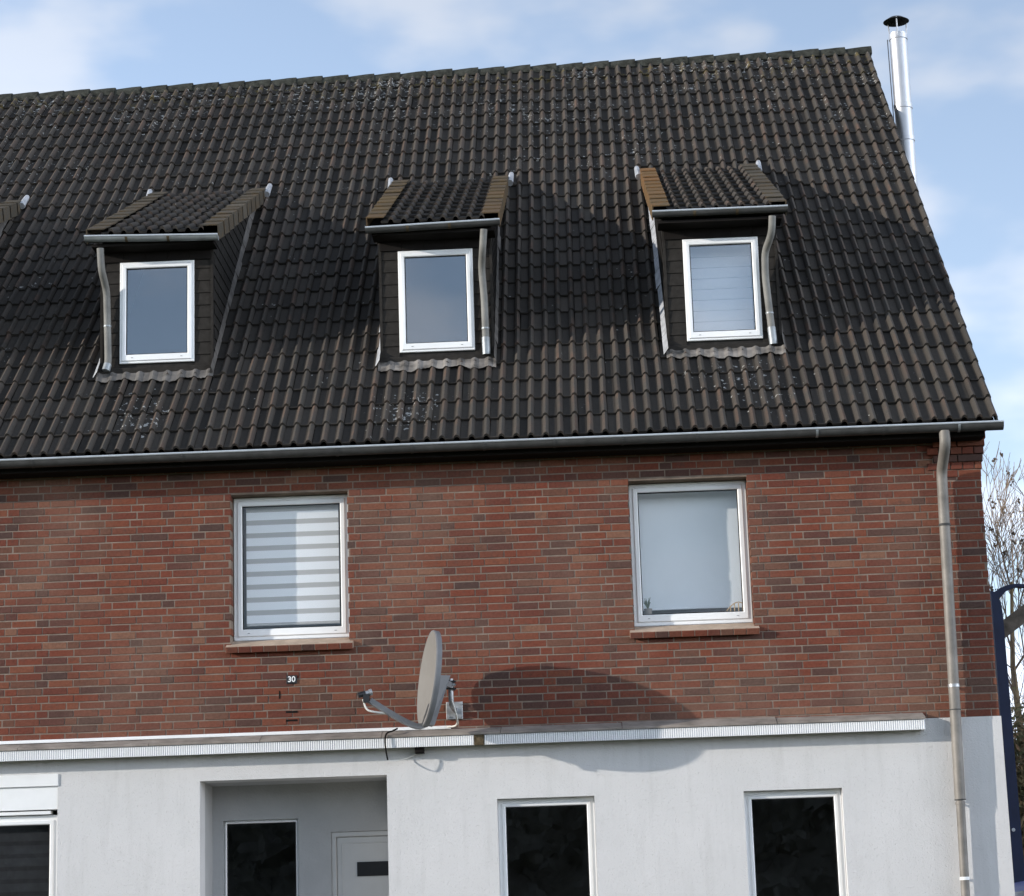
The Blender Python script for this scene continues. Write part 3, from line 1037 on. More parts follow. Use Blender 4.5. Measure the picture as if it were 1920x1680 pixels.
    # side flashings: stepped lead pieces up both cheeks
    for x, o in ((x0, -1), (x1, 1)):
        s = S0 - .10
        k = 0
        while s < (cy - YE) / CT - .1:
            mb = MB()
            wd = (.055 if o < 0 else .032) + random.uniform(-.008, .012)
            q = [rp(x + o * wd, s, .075), rp(x + o * wd, s + .37, .062), rp(x + o * .012, s + .37, .14), rp(x + o * .012, s, .15)]
            q2 = [v + Vector((0, 0, -.012)) for v in q]
            if o < 0: q, q2 = q[::-1], q2[::-1]
            mb.add(q + q2, [(0, 1, 2, 3), (7, 6, 5, 4), (0, 4, 5, 1), (1, 5, 6, 2), (2, 6, 7, 3), (3, 7, 4, 0)])
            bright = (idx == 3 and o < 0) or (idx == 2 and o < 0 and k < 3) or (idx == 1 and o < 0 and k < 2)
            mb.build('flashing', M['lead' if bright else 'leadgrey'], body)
            s += .3822
            k += 1
    # roof deck of the dormer
    rx0, rx1 = c - .695, c + .695
    def dp_(x, s, h):
        return Vector((x, e0y, e0z)) + d * s + n * h
    def dfr(x, s, h):
        m = Matrix((Vector((1, 0, 0)), d, n)).transposed().to_4x4()
        m.translation = dp_(x, s, h)
        return m
    mb = MB()
    mb.add([(rx0 - c + .02, 0, -.07), (rx1 - c - .02, 0, -.07), (rx1 - c - .02, DL, -.07), (rx0 - c + .02, DL, -.07),
            (rx0 - c + .02, 0, -.02), (rx1 - c - .02, 0, -.02), (rx1 - c - .02, DL, -.02), (rx0 - c + .02, DL, -.02)],
           [(3, 2, 1, 0), (4, 5, 6, 7), (0, 1, 5, 4), (1, 2, 6, 5), (2, 3, 7, 6), (3, 0, 4, 7)], dfr(c, 0, 0))
    mb.build('dormer_roof_deck', M['deck'], body)
    # tiles
    bw_ = .175
    tw = (rx1 - rx0 - 2 * bw_ + .06) / 4
    v4, f4, a4 = tile_geo(tw, .45, .036, .046)
    mm = MB()
    mm.add(v4, f4, None, a4)
    me = mm.mesh('roof_tile', M['tile'], True, 55)
    nr = 10
    for rw in range(nr):
        for q in range(4):
            put('roof_tile', me, dfr(rx0 + bw_ - .03 + q * tw, rw * DL / nr + random.uniform(-.006, .006), random.uniform(-.002, .002)) @ Matrix.Rotation(random.uniform(-.008, .008), 4, 'Z'), body)
    # verge shingles: capped pieces stepping up both sides
    for o, xa in ((-1, rx0), (1, rx1)):
        np_ = 11
        for k in range(np_):
            ln = DL / np_
            xi = -o * bw_
            lo, hi = .078, .063
            vs = []
            for y, h in ((0, lo), (ln * 1.12, hi)):
                vs += [(xi, y, h), (xi, y, h - .012), (o * .012, y, h), (0.0, y, h - .012), (o * .012, y, h - .16), (0.0, y, h - .16)]
            fs = [(0, 2, 8, 6), (2, 4, 10, 8), (1, 3, 2, 0), (1, 0, 6, 7), (3, 5, 4, 2), (7, 9, 3, 1), (9, 11, 5, 3), (4, 5, 11, 10)]
            if o < 0:
                fs = [f_[::-1] for f_ in fs]
            mb = MB()
            mb.add(vs, fs, dfr(xa, k * ln, random.uniform(-.004, .004)))
            mb.build('verge_shingle', M['verge3' if idx == 3 and o < 0 else 'verge2' if idx == 2 else 'verge'], body)
        # lead soaker where the verge meets the main roof
        ss = (by - YE) / CT
        mb = MB()
        p0 = rp(xa + o * .03, ss - .22, .085)
        mb.tube([p0, rp(xa + o * .05, ss + .05, .085)], [.045, .03], 8)
        mb.build('lead_soaker', M['lead'], body, True)
    # gutter, brackets
    sl_ = {0: 0.0, 1: -0.028, 2: 0.022, 3: 0.0}[idx]
    gz = {0: GZD, 1: GZD + .02, 2: GZD - .015, 3: GZD + .03}[idx]
    gutter(rx0 - .015, rx1 + .015, e0y - .045, gz, .052, M['zincdark' if idx != 1 else 'zinc'], body, slope=sl_)
    for fx in (.3, .62):
        x = rx0 + (rx1 - rx0) * fx
        mb = MB()
        for q in range(7):
            a0, a1 = math.pi * q / 7, math.pi * (q + 1) / 7
            p = [(e0y - .045 - math.cos(a) * .056, gz + sl_ * (x - rx0) - math.sin(a) * .056) for a in (a0, a1)]
            mb.quad((x, *p[0]), (x + .028, *p[0]), (x + .028, *p[1]), (x, *p[1]))
        mb.build('gutter_bracket', M['rust'], body)
    # downpipe
    paths = {0: [(-.55, .555), (-.5, .6)],
             1: [(188, 466, .555), (190, 505, .57), (200, 545, .79), (203, 680, .80), (199, 694, .78)],
             2: [(907, 430, .555), (905, 465, .58), (903, 503, .78), (908, 560, .80), (912, 662, .80)],
             3: [(1448, 405, .555), (1447, 438, .58), (1434, 472, .76), (1435, 520, .80), (1450, 643, .80)]}[idx]
    if idx:
        pts = [P(*p) for p in paths]
        mb = MB()
        mb.tube(bez(pts), .038, 14)
        mb.build('downpipe', M['pipegrey'], body, True)
        mb = MB()
        e1 = pts[-1]
        e0 = pts[-1] + (pts[-2] - pts[-1]).normalized() * (.17 if idx > 1 else .07)
        mb.tube([e0, e1, e1 + (e1 - e0) * .1], .043, 14)
        mb.build('pipe_spout', M['zinc'], body, True)
        mid = pts[-2] * .5 + pts[-3] * .5 if idx == 1 else pts[-1] * .55 + pts[-2] * .45
        mb = MB()
        mb.tube([mid - Vector((0, 0, .008)), mid + Vector((0, 0, .008))], .042, 14)
        mb.build('pipe_clip', M['zinc'], body, True)
    return body, wr
dwin = {}
for c, idx in DORM:
    dwin[idx] = dormer(c, idx)

# ------------------------------------------------------------------ blinds and things on the window sills
def blind(rect, y, mat, label, dx=.02, bottom=0.0, pleats=0, sag=0.0):
    a, b, c, d = rect
    mb = MB()
    nx, nz = 8, max(2, pleats * 2 if pleats else 24)
    zb, zt = c + bottom, d + .06
    for k in range(nz + 1):
        for q in range(nx + 1):
            u, v = q / nx, k / nz
            yy = y + (.012 * (k % 2) if pleats else .004 * math.sin(u * 5 + 1) * (1 - v))
            mb.v.append(Vector((a + dx + (b - a - 2 * dx) * u, yy, zb + sag * (u - .5) * (1 - v) + (zt - zb) * v)))
    for k in range(nz):
        for q in range(nx):
            i = k * (nx + 1) + q
            mb.f.append((i, i + 1, i + nx + 2, i + nx + 1))
    m = len(mb.v)
    mb.tube([(a + dx, y + .006, zb), (b - dx, y + .006, zb)], .009, 8)
    o = mb.build('window_blind', M[mat])
    return tag(o, label, 'blind')
blind(in1, RD + .085, 'zebra', 'white and grey striped roller blind in the left brick-storey window', dx=.028, bottom=.05)
blind(in2, RD + .225, 'fabric', 'plain pale blue blind in the right brick-storey window, dark gap beneath', dx=-.01, bottom=.085, sag=-.02)
_, wr3 = dwin[3]
blind((wr3[0] + .07, wr3[1] - .07, wr3[2] + .09, wr3[3] - .07), DY + .23, 'pleat', 'white pleated blind behind the right dormer window', dx=0.0, bottom=-.02)
blind(in0, .15, 'zebradark', 'dark striped blind behind the ground floor window with shutter box', dx=0.01, bottom=-.02)

# candle arch and plant at the right brick-storey window
cx, czb = P(1385, 1141, RD + .06).x, in2[2] - .0
ca = thing('candle_arch', (cx, RD + .055, czb), 'small pale wooden candle arch at the right end of the upper window', 'candle arch')
mb = MB()
mb.tube([(cx - .12 + .24 * k / 10, RD + .055, czb + .02 + .085 * math.sin(math.pi * k / 10)) for k in range(11)], .006, 6)
mb.box(cx - .13, cx + .13, RD + .045, RD + .065, czb, czb + .015)
mb.build('arch', M['goldwood'], ca)
for k in range(1, 6):
    mb = MB()
    xk = cx - .12 + .24 * k / 6
    mb.tube([(xk, RD + .055, czb + .015), (xk, RD + .055, czb + .045 + .05 * math.sin(math.pi * k / 6))], .006, 6)
    mb.build('candle', M['goldwood'], ca)
pp = thing('potted_plant', (in2[0] + .06, RD + .06, czb), 'small pale potted plant in the lower left corner of the upper right window', 'potted plant')
mb = MB()
mb.lathe([(.02, 0), (.032, .005), (.042, .07), (.036, .07), (.03, .02)], 14, Matrix.Translation((in2[0] + .06, RD + .06, czb)))
mb.build('pot', M['cover'], pp, True)
mb = MB()
for k in range(14):
    a_ = random.uniform(0, 6.28); t_ = random.uniform(.02, .05); hh = random.uniform(.07, .13)
    p0 = Vector((in2[0] + .06, RD + .06, czb + .06)); p1 = p0 + Vector((math.cos(a_) * t_, math.sin(a_) * t_ * .6, hh))
    mb.tube([p0, (p0 + p1) / 2 + Vector((0, 0, .015)), p1], [.004, .007, .001], 4)
mb.build('leaves', M['leafg'], pp)

# ------------------------------------------------------------------ satellite dish
DC = P(800, 1272, -0.60)
dn = Vector((-0.955, -0.265, 0.13)).normalized()
dup_ = (Vector((0, 0, 1)) - dn * dn.z).normalized()
dup_ = (Matrix.Rotation(R(2), 3, dn) @ dup_)
dsi = dup_.cross(dn).normalized()
dm = Matrix((dsi, dup_, dn)).transposed().to_4x4()
dm.translation = DC
wp = P(853, 1332, -0.03)
sat = thing('satellite_dish', (wp.x, 0, wp.z - .1), 'grey satellite dish with curved arm bracketed to the brick wall', 'satellite dish')
mb = MB()
NS, RA, RB = 40, 0.41, 0.455
rings_ = [(0, .075), (.25, .070), (.5, .057), (.75, .034), (.95, .007), (1.0, 0.0)]
def dring(f, zz, sc_=1.0):
    return [(RA * f * sc_ * math.cos(2 * math.pi * q / NS), RB * f * sc_ * math.sin(2 * math.pi * q / NS), -zz) for q in range(NS)]
def dstack(mb, prof):
    for (f0, z0_), (f1, z1_) in zip(prof, prof[1:]):
        i = len(mb.v)
        mb.v += [dm @ Vector(p) for p in dring(max(f0, .001), z0_) + dring(max(f1, .001), z1_)]
        for q in range(NS):
            mb.f.append((i + q, i + (q + 1) % NS, i + NS + (q + 1) % NS, i + NS + q))
dstack(mb, rings_)
mb.build('reflector', M['dish'], sat, True, 60)
mb = MB()
dstack(mb, [(1.0, -.001), (1.022, .0), (1.03, .012), (1.022, .055), (0.95, .058), (0.9, .05), (.7, .065), (.4, .085), (0.0, .098)])
mb.build('rim', M['dishgrey'], sat, True, 50)
def dl(x, y, z): return dm @ Vector((x, y, z))
# arm along the bottom, out to the receiver
lnb = P(683, 1301, -0.78)
a0 = dl(0, -RB * .93, -.06)
a1 = dl(0, -RB * 1.06, .02)
mb = MB()
arm = [a0, a1, a1 * .72 + lnb * .28 + Vector((0, 0, -.03)), a1 * .4 + lnb * .6 + Vector((0, 0, -.035)), a1 * .1 + lnb * .9 + Vector((0, 0, -.03))]
mb.tube(bez(arm, 3), .036, 4)
mb.build('arm', M['dishgrey'], sat)
mb = MB()
ld = (DC - lnb).normalized()
mb.tube([lnb - ld * .06, lnb - ld * .055, lnb + ld * .01], .028, 12)
mb.build('receiver', M['black'], sat, True)
mb = MB()
mb.tube([lnb + ld * .01, lnb + ld * .05, lnb + ld * .052, lnb + ld * .075], [.024, .024, .032, .032], 12)
mb.build('feed_horn', M['galv'], sat, True)
mb = MB()
mb.box(-.03, .03, -.03, .03, -.05, .03, Matrix.Translation(lnb + Vector((.02, 0, -.035))))
mb.build('receiver_holder', M['black'], sat)
# back plate, mast and wall plate
mast_b, mast_t = P(846, 1322, -0.30), P(842, 1272, -0.33)
mast_t = Vector((mast_b.x, mast_b.y, P(842, 1273, -.3).z))
mb = MB()
bk = [dl(-.07, -RB * .98, -.06), dl(.07, -RB * .98, -.06), dl(.10, 0.03, -.10), dl(-.10, .03, -.10)]
bk2 = [v - dn * .05 for v in bk]
bk2[2] = dl(.05, .05, -.22); bk2[3] = dl(-.05, .05, -.22)
mb.add(bk + bk2, [(0, 1, 2, 3), (7, 6, 5, 4), (0, 4, 5, 1), (1, 5, 6, 2), (2, 6, 7, 3), (3, 7, 4, 0)])
mb.build('back_plate', M['dishgrey'], sat)
hb = dl(0, .0, -.16)
mb = MB()
mz = mast_t.z - .065
mb.tube([Vector((hb.x, hb.y, mz)), Vector((mast_t.x - .01, mast_t.y, mz))], .042, 4)
mb.tube([Vector((hb.x, hb.y, mz)), hb], .04, 4)
mb.build('clamp_arm', M['dishgrey'], sat)
mb = MB()
mb.tube(bez([mast_t, mast_b, Vector((wp.x, -.12, wp.z)), Vector((wp.x, -.02, wp.z))]), .026, 12)
mb.build('mast', M['galv'], sat, True)
for dz in (-.03, -.06, -.1):
    mb = MB()
    c_ = mast_t + Vector((0, 0, dz))
    mb.tube([c_ + Vector((-.05, -.03, 0)), c_ + Vector((.055, -.03, 0))], .007, 6)
    mb.tube([c_ + Vector((.03, -.04, 0)), c_ + Vector((.03, .04, 0))], .014, 6)
    mb.build('clamp_bolt', M['black' if dz != -.06 else 'galv'], sat)
mb = MB()
mb.bevbox(wp.x - .085, wp.x + .075, -.026, -.003, wp.z - .085, wp.z + .085, .003)
wpl = mb.build('wall_plate', M['galv'], sat)
for sx in (-.062, .052):
    for sz in (-.062, .062):
        mb = MB()
        mb.tube([(wp.x + sx, -.027, wp.z + sz), (wp.x + sx, -.04, wp.z + sz)], .012, 6)
        mb.build('bolt', M['galv'], wpl)
# antenna lead: from the receiver to the arm, and from the dish into the duct
mb = MB()
c0 = lnb + Vector((-.012, 0, -.05))
mb.tube(bez([c0, c0 + Vector((.025, 0, -.10)), c0 + Vector((.09, .0, -.125)), a1 * .40 + lnb * .60 + Vector((0, 0, -.055))]), .0095, 6)
mb.build('antenna_lead', M['cable'], sat, True)
de = P(845, 1363, -.03)
mb = MB()
mb.tube(bez([mast_b + Vector((.01, -.03, .04)), mast_b + Vector((.045, 0, -.08)), Vector((mast_b.x + .05, -.1, wp.z - .16)), de + Vector((-.03, 0, 0))]), .0095, 6)
mb.build('antenna_lead', M['cable'], sat, True)

# ------------------------------------------------------------------ small fixtures on the facade
p0, p1 = P(-60, 1393, -.03), P(845, 1363, -.03)
dz = p1.z
mb = MB()
mb.bevbox(-7.0, p1.x, -.032, -.004, dz - .018, dz + .014, .003)
tag(mb.build('cable_duct', M['white']), 'thin white cable duct running left from the satellite dish', 'cable duct')
mb = MB()
q = [P(735, 1371, -.2), P(724, 1374, -.215), P(721, 1388, -.222), P(724, 1410, -.225), P(727, 1425, -.20)]
hc = thing('hanging_cable', P(727, 1425, -.2), 'thin black cable looping down over the white ribbed ledge', 'cable')
mb.tube([P(745, 1366, -.1)] + bez(q, 3), .0085, 6)
mb.build('black_sheath', M['soffit'], hc, True)
mb = MB()
mb.tube(bez([P(727, 1425, -.20), P(732, 1427, -.16), P(762, 1424, -.04), P(788, 1409, -.03)], 4), .006, 6)
mb.build('pale_end', M['cable'], hc, True)
lx = P(787, 1405, -.1).x
lz0, lz1 = P(787, 1413, -.1).z, P(787, 1401, -.1).z
lf = thing('motion_sensor', (lx, -.1, lz0), 'small black box hanging under the ledge left of the bracket', 'sensor')
mb = MB()
mb.bevbox(lx - .045, lx + .045, -.15, -.06, lz0, lz1, .012)
mb.build('housing', M['soffit'], lf)
mb = MB()
mb.tube([(lx, -.1, lz1), (lx, -.1, z0 + .02)], .015, 8)
mb.build('stem', M['black'], lf)
# house number
na, nb = P(537, 1282, -.01), P(556.5, 1266, -.01)
hn = thing('house_number', (na.x, -.005, na.z), 'small dark plate with white number 30 on the bricks', 'house number')
mb = MB()
mb.bevbox(na.x, nb.x, -.014, -.004, na.z, nb.z, .002)
mb.build('plate', M['black'], hn)
cu = bpy.data.curves.new('digits', 'FONT')
cu.body = '30'
cu.size = (nb.z - na.z) * 0.98
cu.extrude = .0015
cu.offset = .0012
cu.align_x = 'CENTER'
tmp = bpy.data.objects.new('digits_tmp', cu)
COL.objects.link(tmp)
bpy.context.view_layer.update()
me = bpy.data.meshes.new_from_object(tmp.evaluated_get(bpy.context.evaluated_depsgraph_get()))
bpy.data.objects.remove(tmp)
me.materials.clear()
me.materials.append(M['white'])
put('digits', me, Matrix.Translation(((na.x + nb.x) / 2, -.0165, na.z + .016)) @ Matrix.Rotation(R(90), 4, 'X'), hn)

# ------------------------------------------------------------------ stainless flue behind the verge
FY = 5.6
ft = P(1684, 64, FY)
fx = P(1691, 170, FY).x
fl = thing('flue_pipe', (fx, FY, 0), 'tall shiny steel flue pipe with dark conical rain cap beside the gable', 'flue')
mb = MB()
FR = .112
mb.lathe([(FR, 0.0), (FR, ft.z), (FR - .012, ft.z), (FR - .014, ft.z - .3)], 32, Matrix.Translation((fx, FY, 0)))
mb.build('pipe', M['steel'], fl, True, 50)
for py in (71, 201, 262):
    zz = P(1690, py, FY).z
    mb = MB()
    mb.lathe([(FR, zz - .035), (FR + .008, zz - .03), (FR + .008, zz + .03), (FR, zz + .035)], 32, Matrix.Translation((fx, FY, 0)))
    mb.build('clamp_band', M['steel'], fl, True, 50)
cz_ = P(1681, 41, FY).z
capr = .168
mb = MB()
mb.lathe([(capr, cz_), (capr * .55, cz_ + .05), (.004, cz_ + .085), (.004, cz_ + .075), (capr * .55, cz_ + .042), (capr - .006, cz_ - .003), (capr, cz_)], 32, Matrix.Translation((fx - .01, FY, 0)))
mb.build('rain_cap', M['soot'], fl, True, 60)
for k in range(3):
    a_ = R(-100 + 120 * k)
    v = Vector((math.cos(a_), math.sin(a_), 0))
    mb = MB()
    mb.tube([Vector((fx, FY, ft.z - .06)) + v * (FR + .003), Vector((fx, FY, cz_ + .02)) + v * (FR + .028)], .009, 6)
    mb.build('cap_strut', M['steel'], fl)
mb = MB()
mb.box(XR, fx - FR * .9, FY - .03, FY + .03, 8.0, 8.06)
mb.box(XR, fx - FR * .9, FY - .03, FY + .03, 3.0, 3.06)
mb.build('wall_bracket', M['steelseam'], fl)
# grounding wire beside the pipe
mb = MB()
mb.tube([(fx - FR - .03, FY - .02, ft.z - .08), (fx - FR - .02, FY - .02, ft.z - 1.5), (fx - FR - .06, FY - .02, ft.z - 2.6)], .006, 6)
mb.build('wire', M['black'], fl)

# ------------------------------------------------------------------ navy carport post with curved arm, right of the house
CY = 6.0
cx0, cx1 = P(1866, 1200, CY).x, P(1886, 1250, CY).x
ctop, cmid = P(1868, 1112, CY).z, P(1884, 1150, CY).z
cp_ = thing('carport_frame', (cx1, CY, 0), 'dark navy carport post with a curved arm beside the brick corner', 'carport')
mb = MB()
prof_ = [(cx0 - .02, 0), (cx1 + .03, 0), (cx1, cmid), (cx1 - .012, cmid + .12), (cx1 - .035, cmid + .2), (cx1 - .07, ctop), (cx0 - .02, ctop + .02)]
for yy in (CY - .08, CY + .08):
    mb.v += [Vector((x, yy, z)) for x, z in prof_]
n_ = len(prof_)
mb.f += [tuple(range(n_)), tuple(range(2 * n_ - 1, n_ - 1, -1))]
for k in range(n_):
    k2 = (k + 1) % n_
    mb.f.append((k, k + n_, k2 + n_, k2))
mb.build('post', M['navy'], cp_)
mb = MB()
top_ = [(1862, 1112), (1873, 1104), (1888, 1098), (1905, 1095.5), (1925, 1097), (1950, 1104), (1985, 1122)]
bot_ = [(1862, 1124), (1876, 1120), (1886, 1108), (1905, 1101), (1925, 1102), (1950, 1109), (1985, 1127)]
for yy in (CY - .06, CY + .06):
    mb.v += [Vector((P(x, y, CY).x, yy, P(x, y, CY).z)) for x, y in top_ + bot_[::-1]]
n_ = len(top_) * 2
h_ = len(top_)
for k in range(h_ - 1):
    a_, b_ = k, k + 1
    mb.f.append((n_ - 1 - k, n_ - 2 - k, b_, a_))
    mb.f.append((n_ + a_, n_ + b_, 2 * n_ - 2 - k, 2 * n_ - 1 - k))
for k in range(n_):
    k2 = (k + 1) % n_
    mb.f.append((k, k2, k2 + n_, k + n_))
mb.build('curved_arm', M['navy'], cp_)
b0, b1 = P(1886, 1178, CY + .1), P(1990, 1098, CY + .1)
mb = MB()
dirb = (b1 - b0).normalized()
mm = Matrix((dirb, Vector((0, 1, 0)), dirb.cross(Vector((0, 1, 0))))).transposed().to_4x4()
mm.translation = b0
mb.box(-.1, (b1 - b0).length, -.06, .06, -.09, .10, mm)
mb.build('rafter', M['beam'], cp_)
bp_ = P(1900, 1556, CY - .085)
mb = MB()
mb.tube([bp_, bp_ + Vector((0, -.02, 0))], .022, 8)
mb.build('bolt', M['galv'], cp_)
mb = MB()
rx_ = P(1990, 1098, CY + .1)
mb.tube([(rx_.x, CY + .1, 0), (rx_.x, CY + .1, rx_.z)], .07, 4)
mb.build('post', M['beam'], cp_)

# ------------------------------------------------------------------ blue car, only its rear corner in view
KX, KY = P(1893, 1655, 3.2).x, 2.4
car = thing('parked_car', (KX + .85, KY + 2.0, 0), 'blue parked car peeping past the white plaster corner at lower right', 'car')
KH = P(1905, 1647, 2.9).z
def carbody(sections):
    """sections along the car: (y, [(x, z) half outline from sill to roof centre])"""
    mb = MB()
    k = len(sections[0][1])
    for y, s in sections:
        mb.v += [Vector((KX + .85 - x, y, z)) for x, z in s] + [Vector((KX + .85 + x, y, z)) for x, z in s[::-1]]
    st = 2 * k
    for a_ in range(len(sections) - 1):
        for q in range(st - 1):
            mb.f.append((a_ * st + q, a_ * st + q + 1, (a_ + 1) * st + q + 1, (a_ + 1) * st + q))
    mb.f.append(tuple(range(st))[::-1])
    mb.f.append(tuple(range((len(sections) - 1) * st, len(sections) * st)))
    return mb
def sect(wd, belt, roof, wr_):
    return [(wd * .92, .25), (wd, .5), (wd, belt), (wd * .97, belt + .04), (wr_, roof - .10), (wr_ - .06, roof - .03), (wr_ - .16, roof), (0.02, roof + .02)]
secs = [(KY, sect(.80, .95, KH - .16, .62)), (KY + .12, sect(.84, 1.02, KH - .04, .68)), (KY + .5, sect(.86, 1.03, KH, .70)), (KY + 2.3, sect(.86, 1.0, KH, .70)),
        (KY + 3.1, sect(.86, .98, 1.25, .66)), (KY + 3.5, sect(.85, .92, 1.02, .70)), (KY + 4.1, sect(.78, .75, .86, .66))]
carbody(secs).build('body', M['carpaint'], car, True, 35)
mb = MB()
xc = KX + .85
mb.quad((xc - .62, KY - .004, 1.06), (xc + .62, KY - .004, 1.06), (xc + .53, KY + .02, KH - .27), (xc - .53, KY + .02, KH - .27))
mb.build('rear_window', M['carglass'], car)
for sgn in (-1, 1):
    mb = MB()
    mb.box(xc + sgn * .70 - .07, xc + sgn * .70 + .07, KY - .02, KY + .04, .78, 1.0)
    mb.build('tail_light', M['lamp'], car)
    mb = MB()
    xs_ = xc + sgn * .845
    mb.quad((xs_, KY + .3, 1.08), (xs_, KY + 2.6, 1.06), (xc + sgn * .73, KY + 2.2, KH - .13), (xc + sgn * .735, KY + .45, KH - .13))
    mb.build('side_window', M['carglass'], car)
    for yy in (KY + .75, KY + 3.3):
        mb = MB()
        mt = Matrix.Translation((xc + sgn * .78, yy, .31)) @ Matrix.Rotation(R(90), 4, 'Y')
        mb.lathe([(.19, -.09), (.29, -.10), (.31, -.06), (.31, .06), (.29, .10), (.19, .09)], 24, mt)
        wh = mb.build('wheel', M['rubber'], car, True, 40)
        mb = MB()
        mb.lathe([(.0, .075), (.06, .08), (.15, .06), (.195, .085), (.195, -.085), (.15, -.06), (.06, -.08), (0, -.075)], 24, mt)
        mb.build('rim', M['galv'], wh, True, 40)

# ------------------------------------------------------------------ bare tree and thicket behind the house corner
def grow(mb, p, d, ln, r, lvl, tips, rng):
    pts, rs = [p], [r]
    n = 4 if lvl < 3 else 3
    for k in range(n):
        d = (d + Vector((rng.gauss(0, .10), rng.gauss(0, .10), .05 + rng.gauss(0, .05)))).normalized()
        p = p + d * ln / n
        pts.append(p)
        rs.append(max(r * (1 - .55 * (k + 1) / n), .0045))
    mb.tube(pts, rs, 6 if lvl == 0 else (5 if lvl == 1 else 3), False)
    if lvl >= 5:
        tips.append(p)
        return
    kids = (6, 6, 6, 4, 4)[lvl]
    for k in range(kids):
        i = rng.choice(range(1, n + 1)) if k else n
        a_ = rng.uniform(0, 2 * math.pi)
        sp_ = rng.uniform(.35, .75) if k else .15
        o = d.orthogonal().normalized()
        o = Matrix.Rotation(a_, 3, d) @ o
        nd = (d * math.cos(sp_) + o * math.sin(sp_) + Vector((0, 0, .12))).normalized()
        grow(mb, pts[i], nd, ln * rng.uniform(.55, .78), max(rs[i] * rng.uniform(.5, .75), .005), lvl + 1, tips, rng)
def bare_tree(base, h, seed, label, name='bare_tree'):
    rng = random.Random(seed)
    t_ = thing(name, base, label, 'tree', 'bare trees')
    tr = MB()
    rb = h * .0095
    ax = [base, base + Vector((.02, 0, .4)), base + Vector((-.05, 0, h * .25)), base + Vector((.05, .1, h * .45)), base + Vector((-.02, .05, h * .62)), base + Vector((.06, 0, h * .78))]
    tr.tube(ax, [rb * 1.5, rb * 1.15, rb, rb * .8, rb * .55, rb * .3], 10)
    tr.build('trunk', M['bark'], t_, True)
    cr_b = MB()
    tips = []
    for k in range(13):
        f_ = k / 12
        q_ = 2 + f_ * 2.9
        i_ = int(q_)
        st_ = ax[i_] * (1 - (q_ - i_)) + ax[min(i_ + 1, 5)] * (q_ - i_)
        a_ = 2.4 * k + rng.uniform(-.4, .4)
        sp_ = rng.uniform(.55, .95) - .3 * f_
        grow(cr_b, st_, Vector((math.cos(a_) * math.sin(sp_), math.sin(a_) * math.sin(sp_), math.cos(sp_))), h * (.24 - .10 * f_), rb * (.42 - .2 * f_), 2, tips, rng)
    cr_b.build('crown', M['twig'], t_, True)
    sd_ = MB()
    for p in rng.sample(tips, min(len(tips), 130)):
        for _ in range(4):
            c_ = p + Vector((rng.gauss(0, .025), rng.gauss(0, .025), rng.gauss(0, .025)))
            r_ = rng.uniform(.012, .026)
            vs = [c_ + Vector(v) * r_ for v in ((1, 0, 0), (-1, 0, 0), (0, 1, 0), (0, -1, 0), (0, 0, 1), (0, 0, -1.4))]
            sd_.add(vs, [(0, 2, 4), (2, 1, 4), (1, 3, 4), (3, 0, 4), (2, 0, 5), (1, 2, 5), (3, 1, 5), (0, 3, 5)])
    tag(sd_.build('seed_clusters', M['seed'], t_), kind='stuff')
b1_ = P(1938, 1700, 15); b1_.z = 0
bare_tree(b1_, 8.6, 5, 'bare tree with dark seed clusters behind the brick corner')
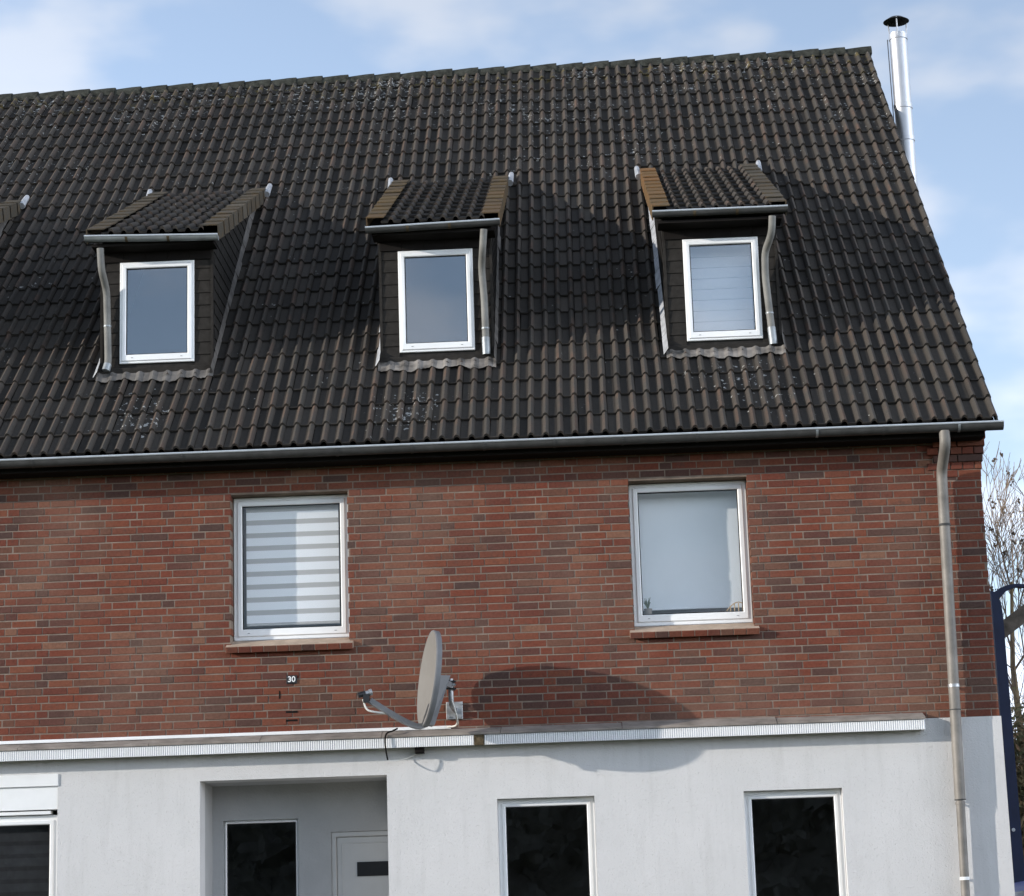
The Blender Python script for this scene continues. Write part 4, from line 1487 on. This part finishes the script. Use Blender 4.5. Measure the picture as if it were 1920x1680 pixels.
def thicket(x0, x1, y0, y1, zt, nl, label, seed):
    rng = random.Random(seed)
    t_ = thing('thicket', ((x0 + x1) / 2, (y0 + y1) / 2, 0), label, 'shrub')
    st, lf_ = MB(), MB()
    for k in range(70):
        p = Vector((rng.uniform(x0, x1), rng.uniform(y0, y1), 0))
        d_ = Vector((rng.gauss(0, .18), rng.gauss(0, .18), 1)).normalized()
        h_ = zt * rng.uniform(.78, 1.06)
        pts = [p]
        for q in range(6):
            d_ = (d_ + Vector((rng.gauss(0, .12), rng.gauss(0, .12), 0))).normalized()
            pts.append(pts[-1] + d_ * h_ / 6)
        st.tube(pts, [.028, .024, .02, .016, .012, .008, .004], 5, False)
        for q in range(7):
            i = rng.randrange(2, 7)
            e = pts[i] + Vector((rng.gauss(0, .3), rng.gauss(0, .3), rng.uniform(.1, .5)))
            st.tube([pts[i], (pts[i] + e) / 2 + Vector((0, 0, .04)), e], [.009, .006, .003], 3, False)
        for q in range(nl // 70):
            i = rng.randrange(1, 7)
            f_ = rng.random()
            c_ = pts[i] * f_ + pts[i - 1] * (1 - f_) + Vector((rng.gauss(0, .17), rng.gauss(0, .17), rng.gauss(0, .1)))
            u = Vector((rng.gauss(0, 1), rng.gauss(0, 1), rng.gauss(0, 1))).normalized()
            v = u.orthogonal().normalized()
            s_ = rng.uniform(.03, .07)
            lf_.quad(c_ - u * s_, c_ + v * s_ * .55, c_ + u * s_, c_ - v * s_ * .55)
    st.build('stems', M['bark'], t_)
    tag(lf_.build('leaves', M['leaf'], t_), kind='stuff')
xa = P(1885, 1500, 10).x
thicket(xa - .7, xa + 2.6, 9.2, 11.6, P(1905, 1265, 10).z, 38000, 'brown and olive thicket behind the navy post at lower right', 8)

# ------------------------------------------------------------------ hedge added out of view for the reflections in the ground floor panes
rng = random.Random(3)
hg = thing('added_hedge', (0, -42, -1), 'tall dark hedge added out of view for the reflections in the ground floor panes', 'hedge')
mb = MB()
top_h = lambda x: 8.4 + .7 * math.sin(x * .9) + .5 * math.sin(x * 2.3 + 1)
for k in range(14000):
    x, zz = rng.uniform(-45, 45), rng.uniform(0, 1)
    c_ = Vector((x, -42 + rng.gauss(0, .6), -1.0 + zz * top_h(x)))
    u = Vector((rng.gauss(0, 1), rng.gauss(0, 1), rng.gauss(0, 1))).normalized()
    v = u.orthogonal().normalized()
    s_ = rng.uniform(.12, .3)
    mb.quad(c_ - u * s_, c_ + v * s_ * .7, c_ + u * s_, c_ - v * s_ * .7)
nx_, nz_ = 180, 16
i_ = len(mb.v)
for q in range(nz_ + 1):
    for k in range(nx_ + 1):
        x = -45 + 90 * k / nx_
        mb.v.append(Vector((x + rng.gauss(0, .1), -42.4 + rng.gauss(0, .25), -1.05 + (top_h(x) - .2) * q / nz_)))
for q in range(nz_):
    for k in range(nx_):
        j_ = i_ + q * (nx_ + 1) + k
        mb.f.append((j_, j_ + 1, j_ + nx_ + 2, j_ + nx_ + 1))
tag(mb.build('leaves', M['conifer'], hg), kind='stuff')
mb = MB()
for k in range(40):
    mb.tube([(-44 + 2.25 * k, -43.4, -1.05), (-44 + 2.25 * k, -43.2, 5.5)], [.12, .03], 5)
mb.build('stems', M['bark'], hg)
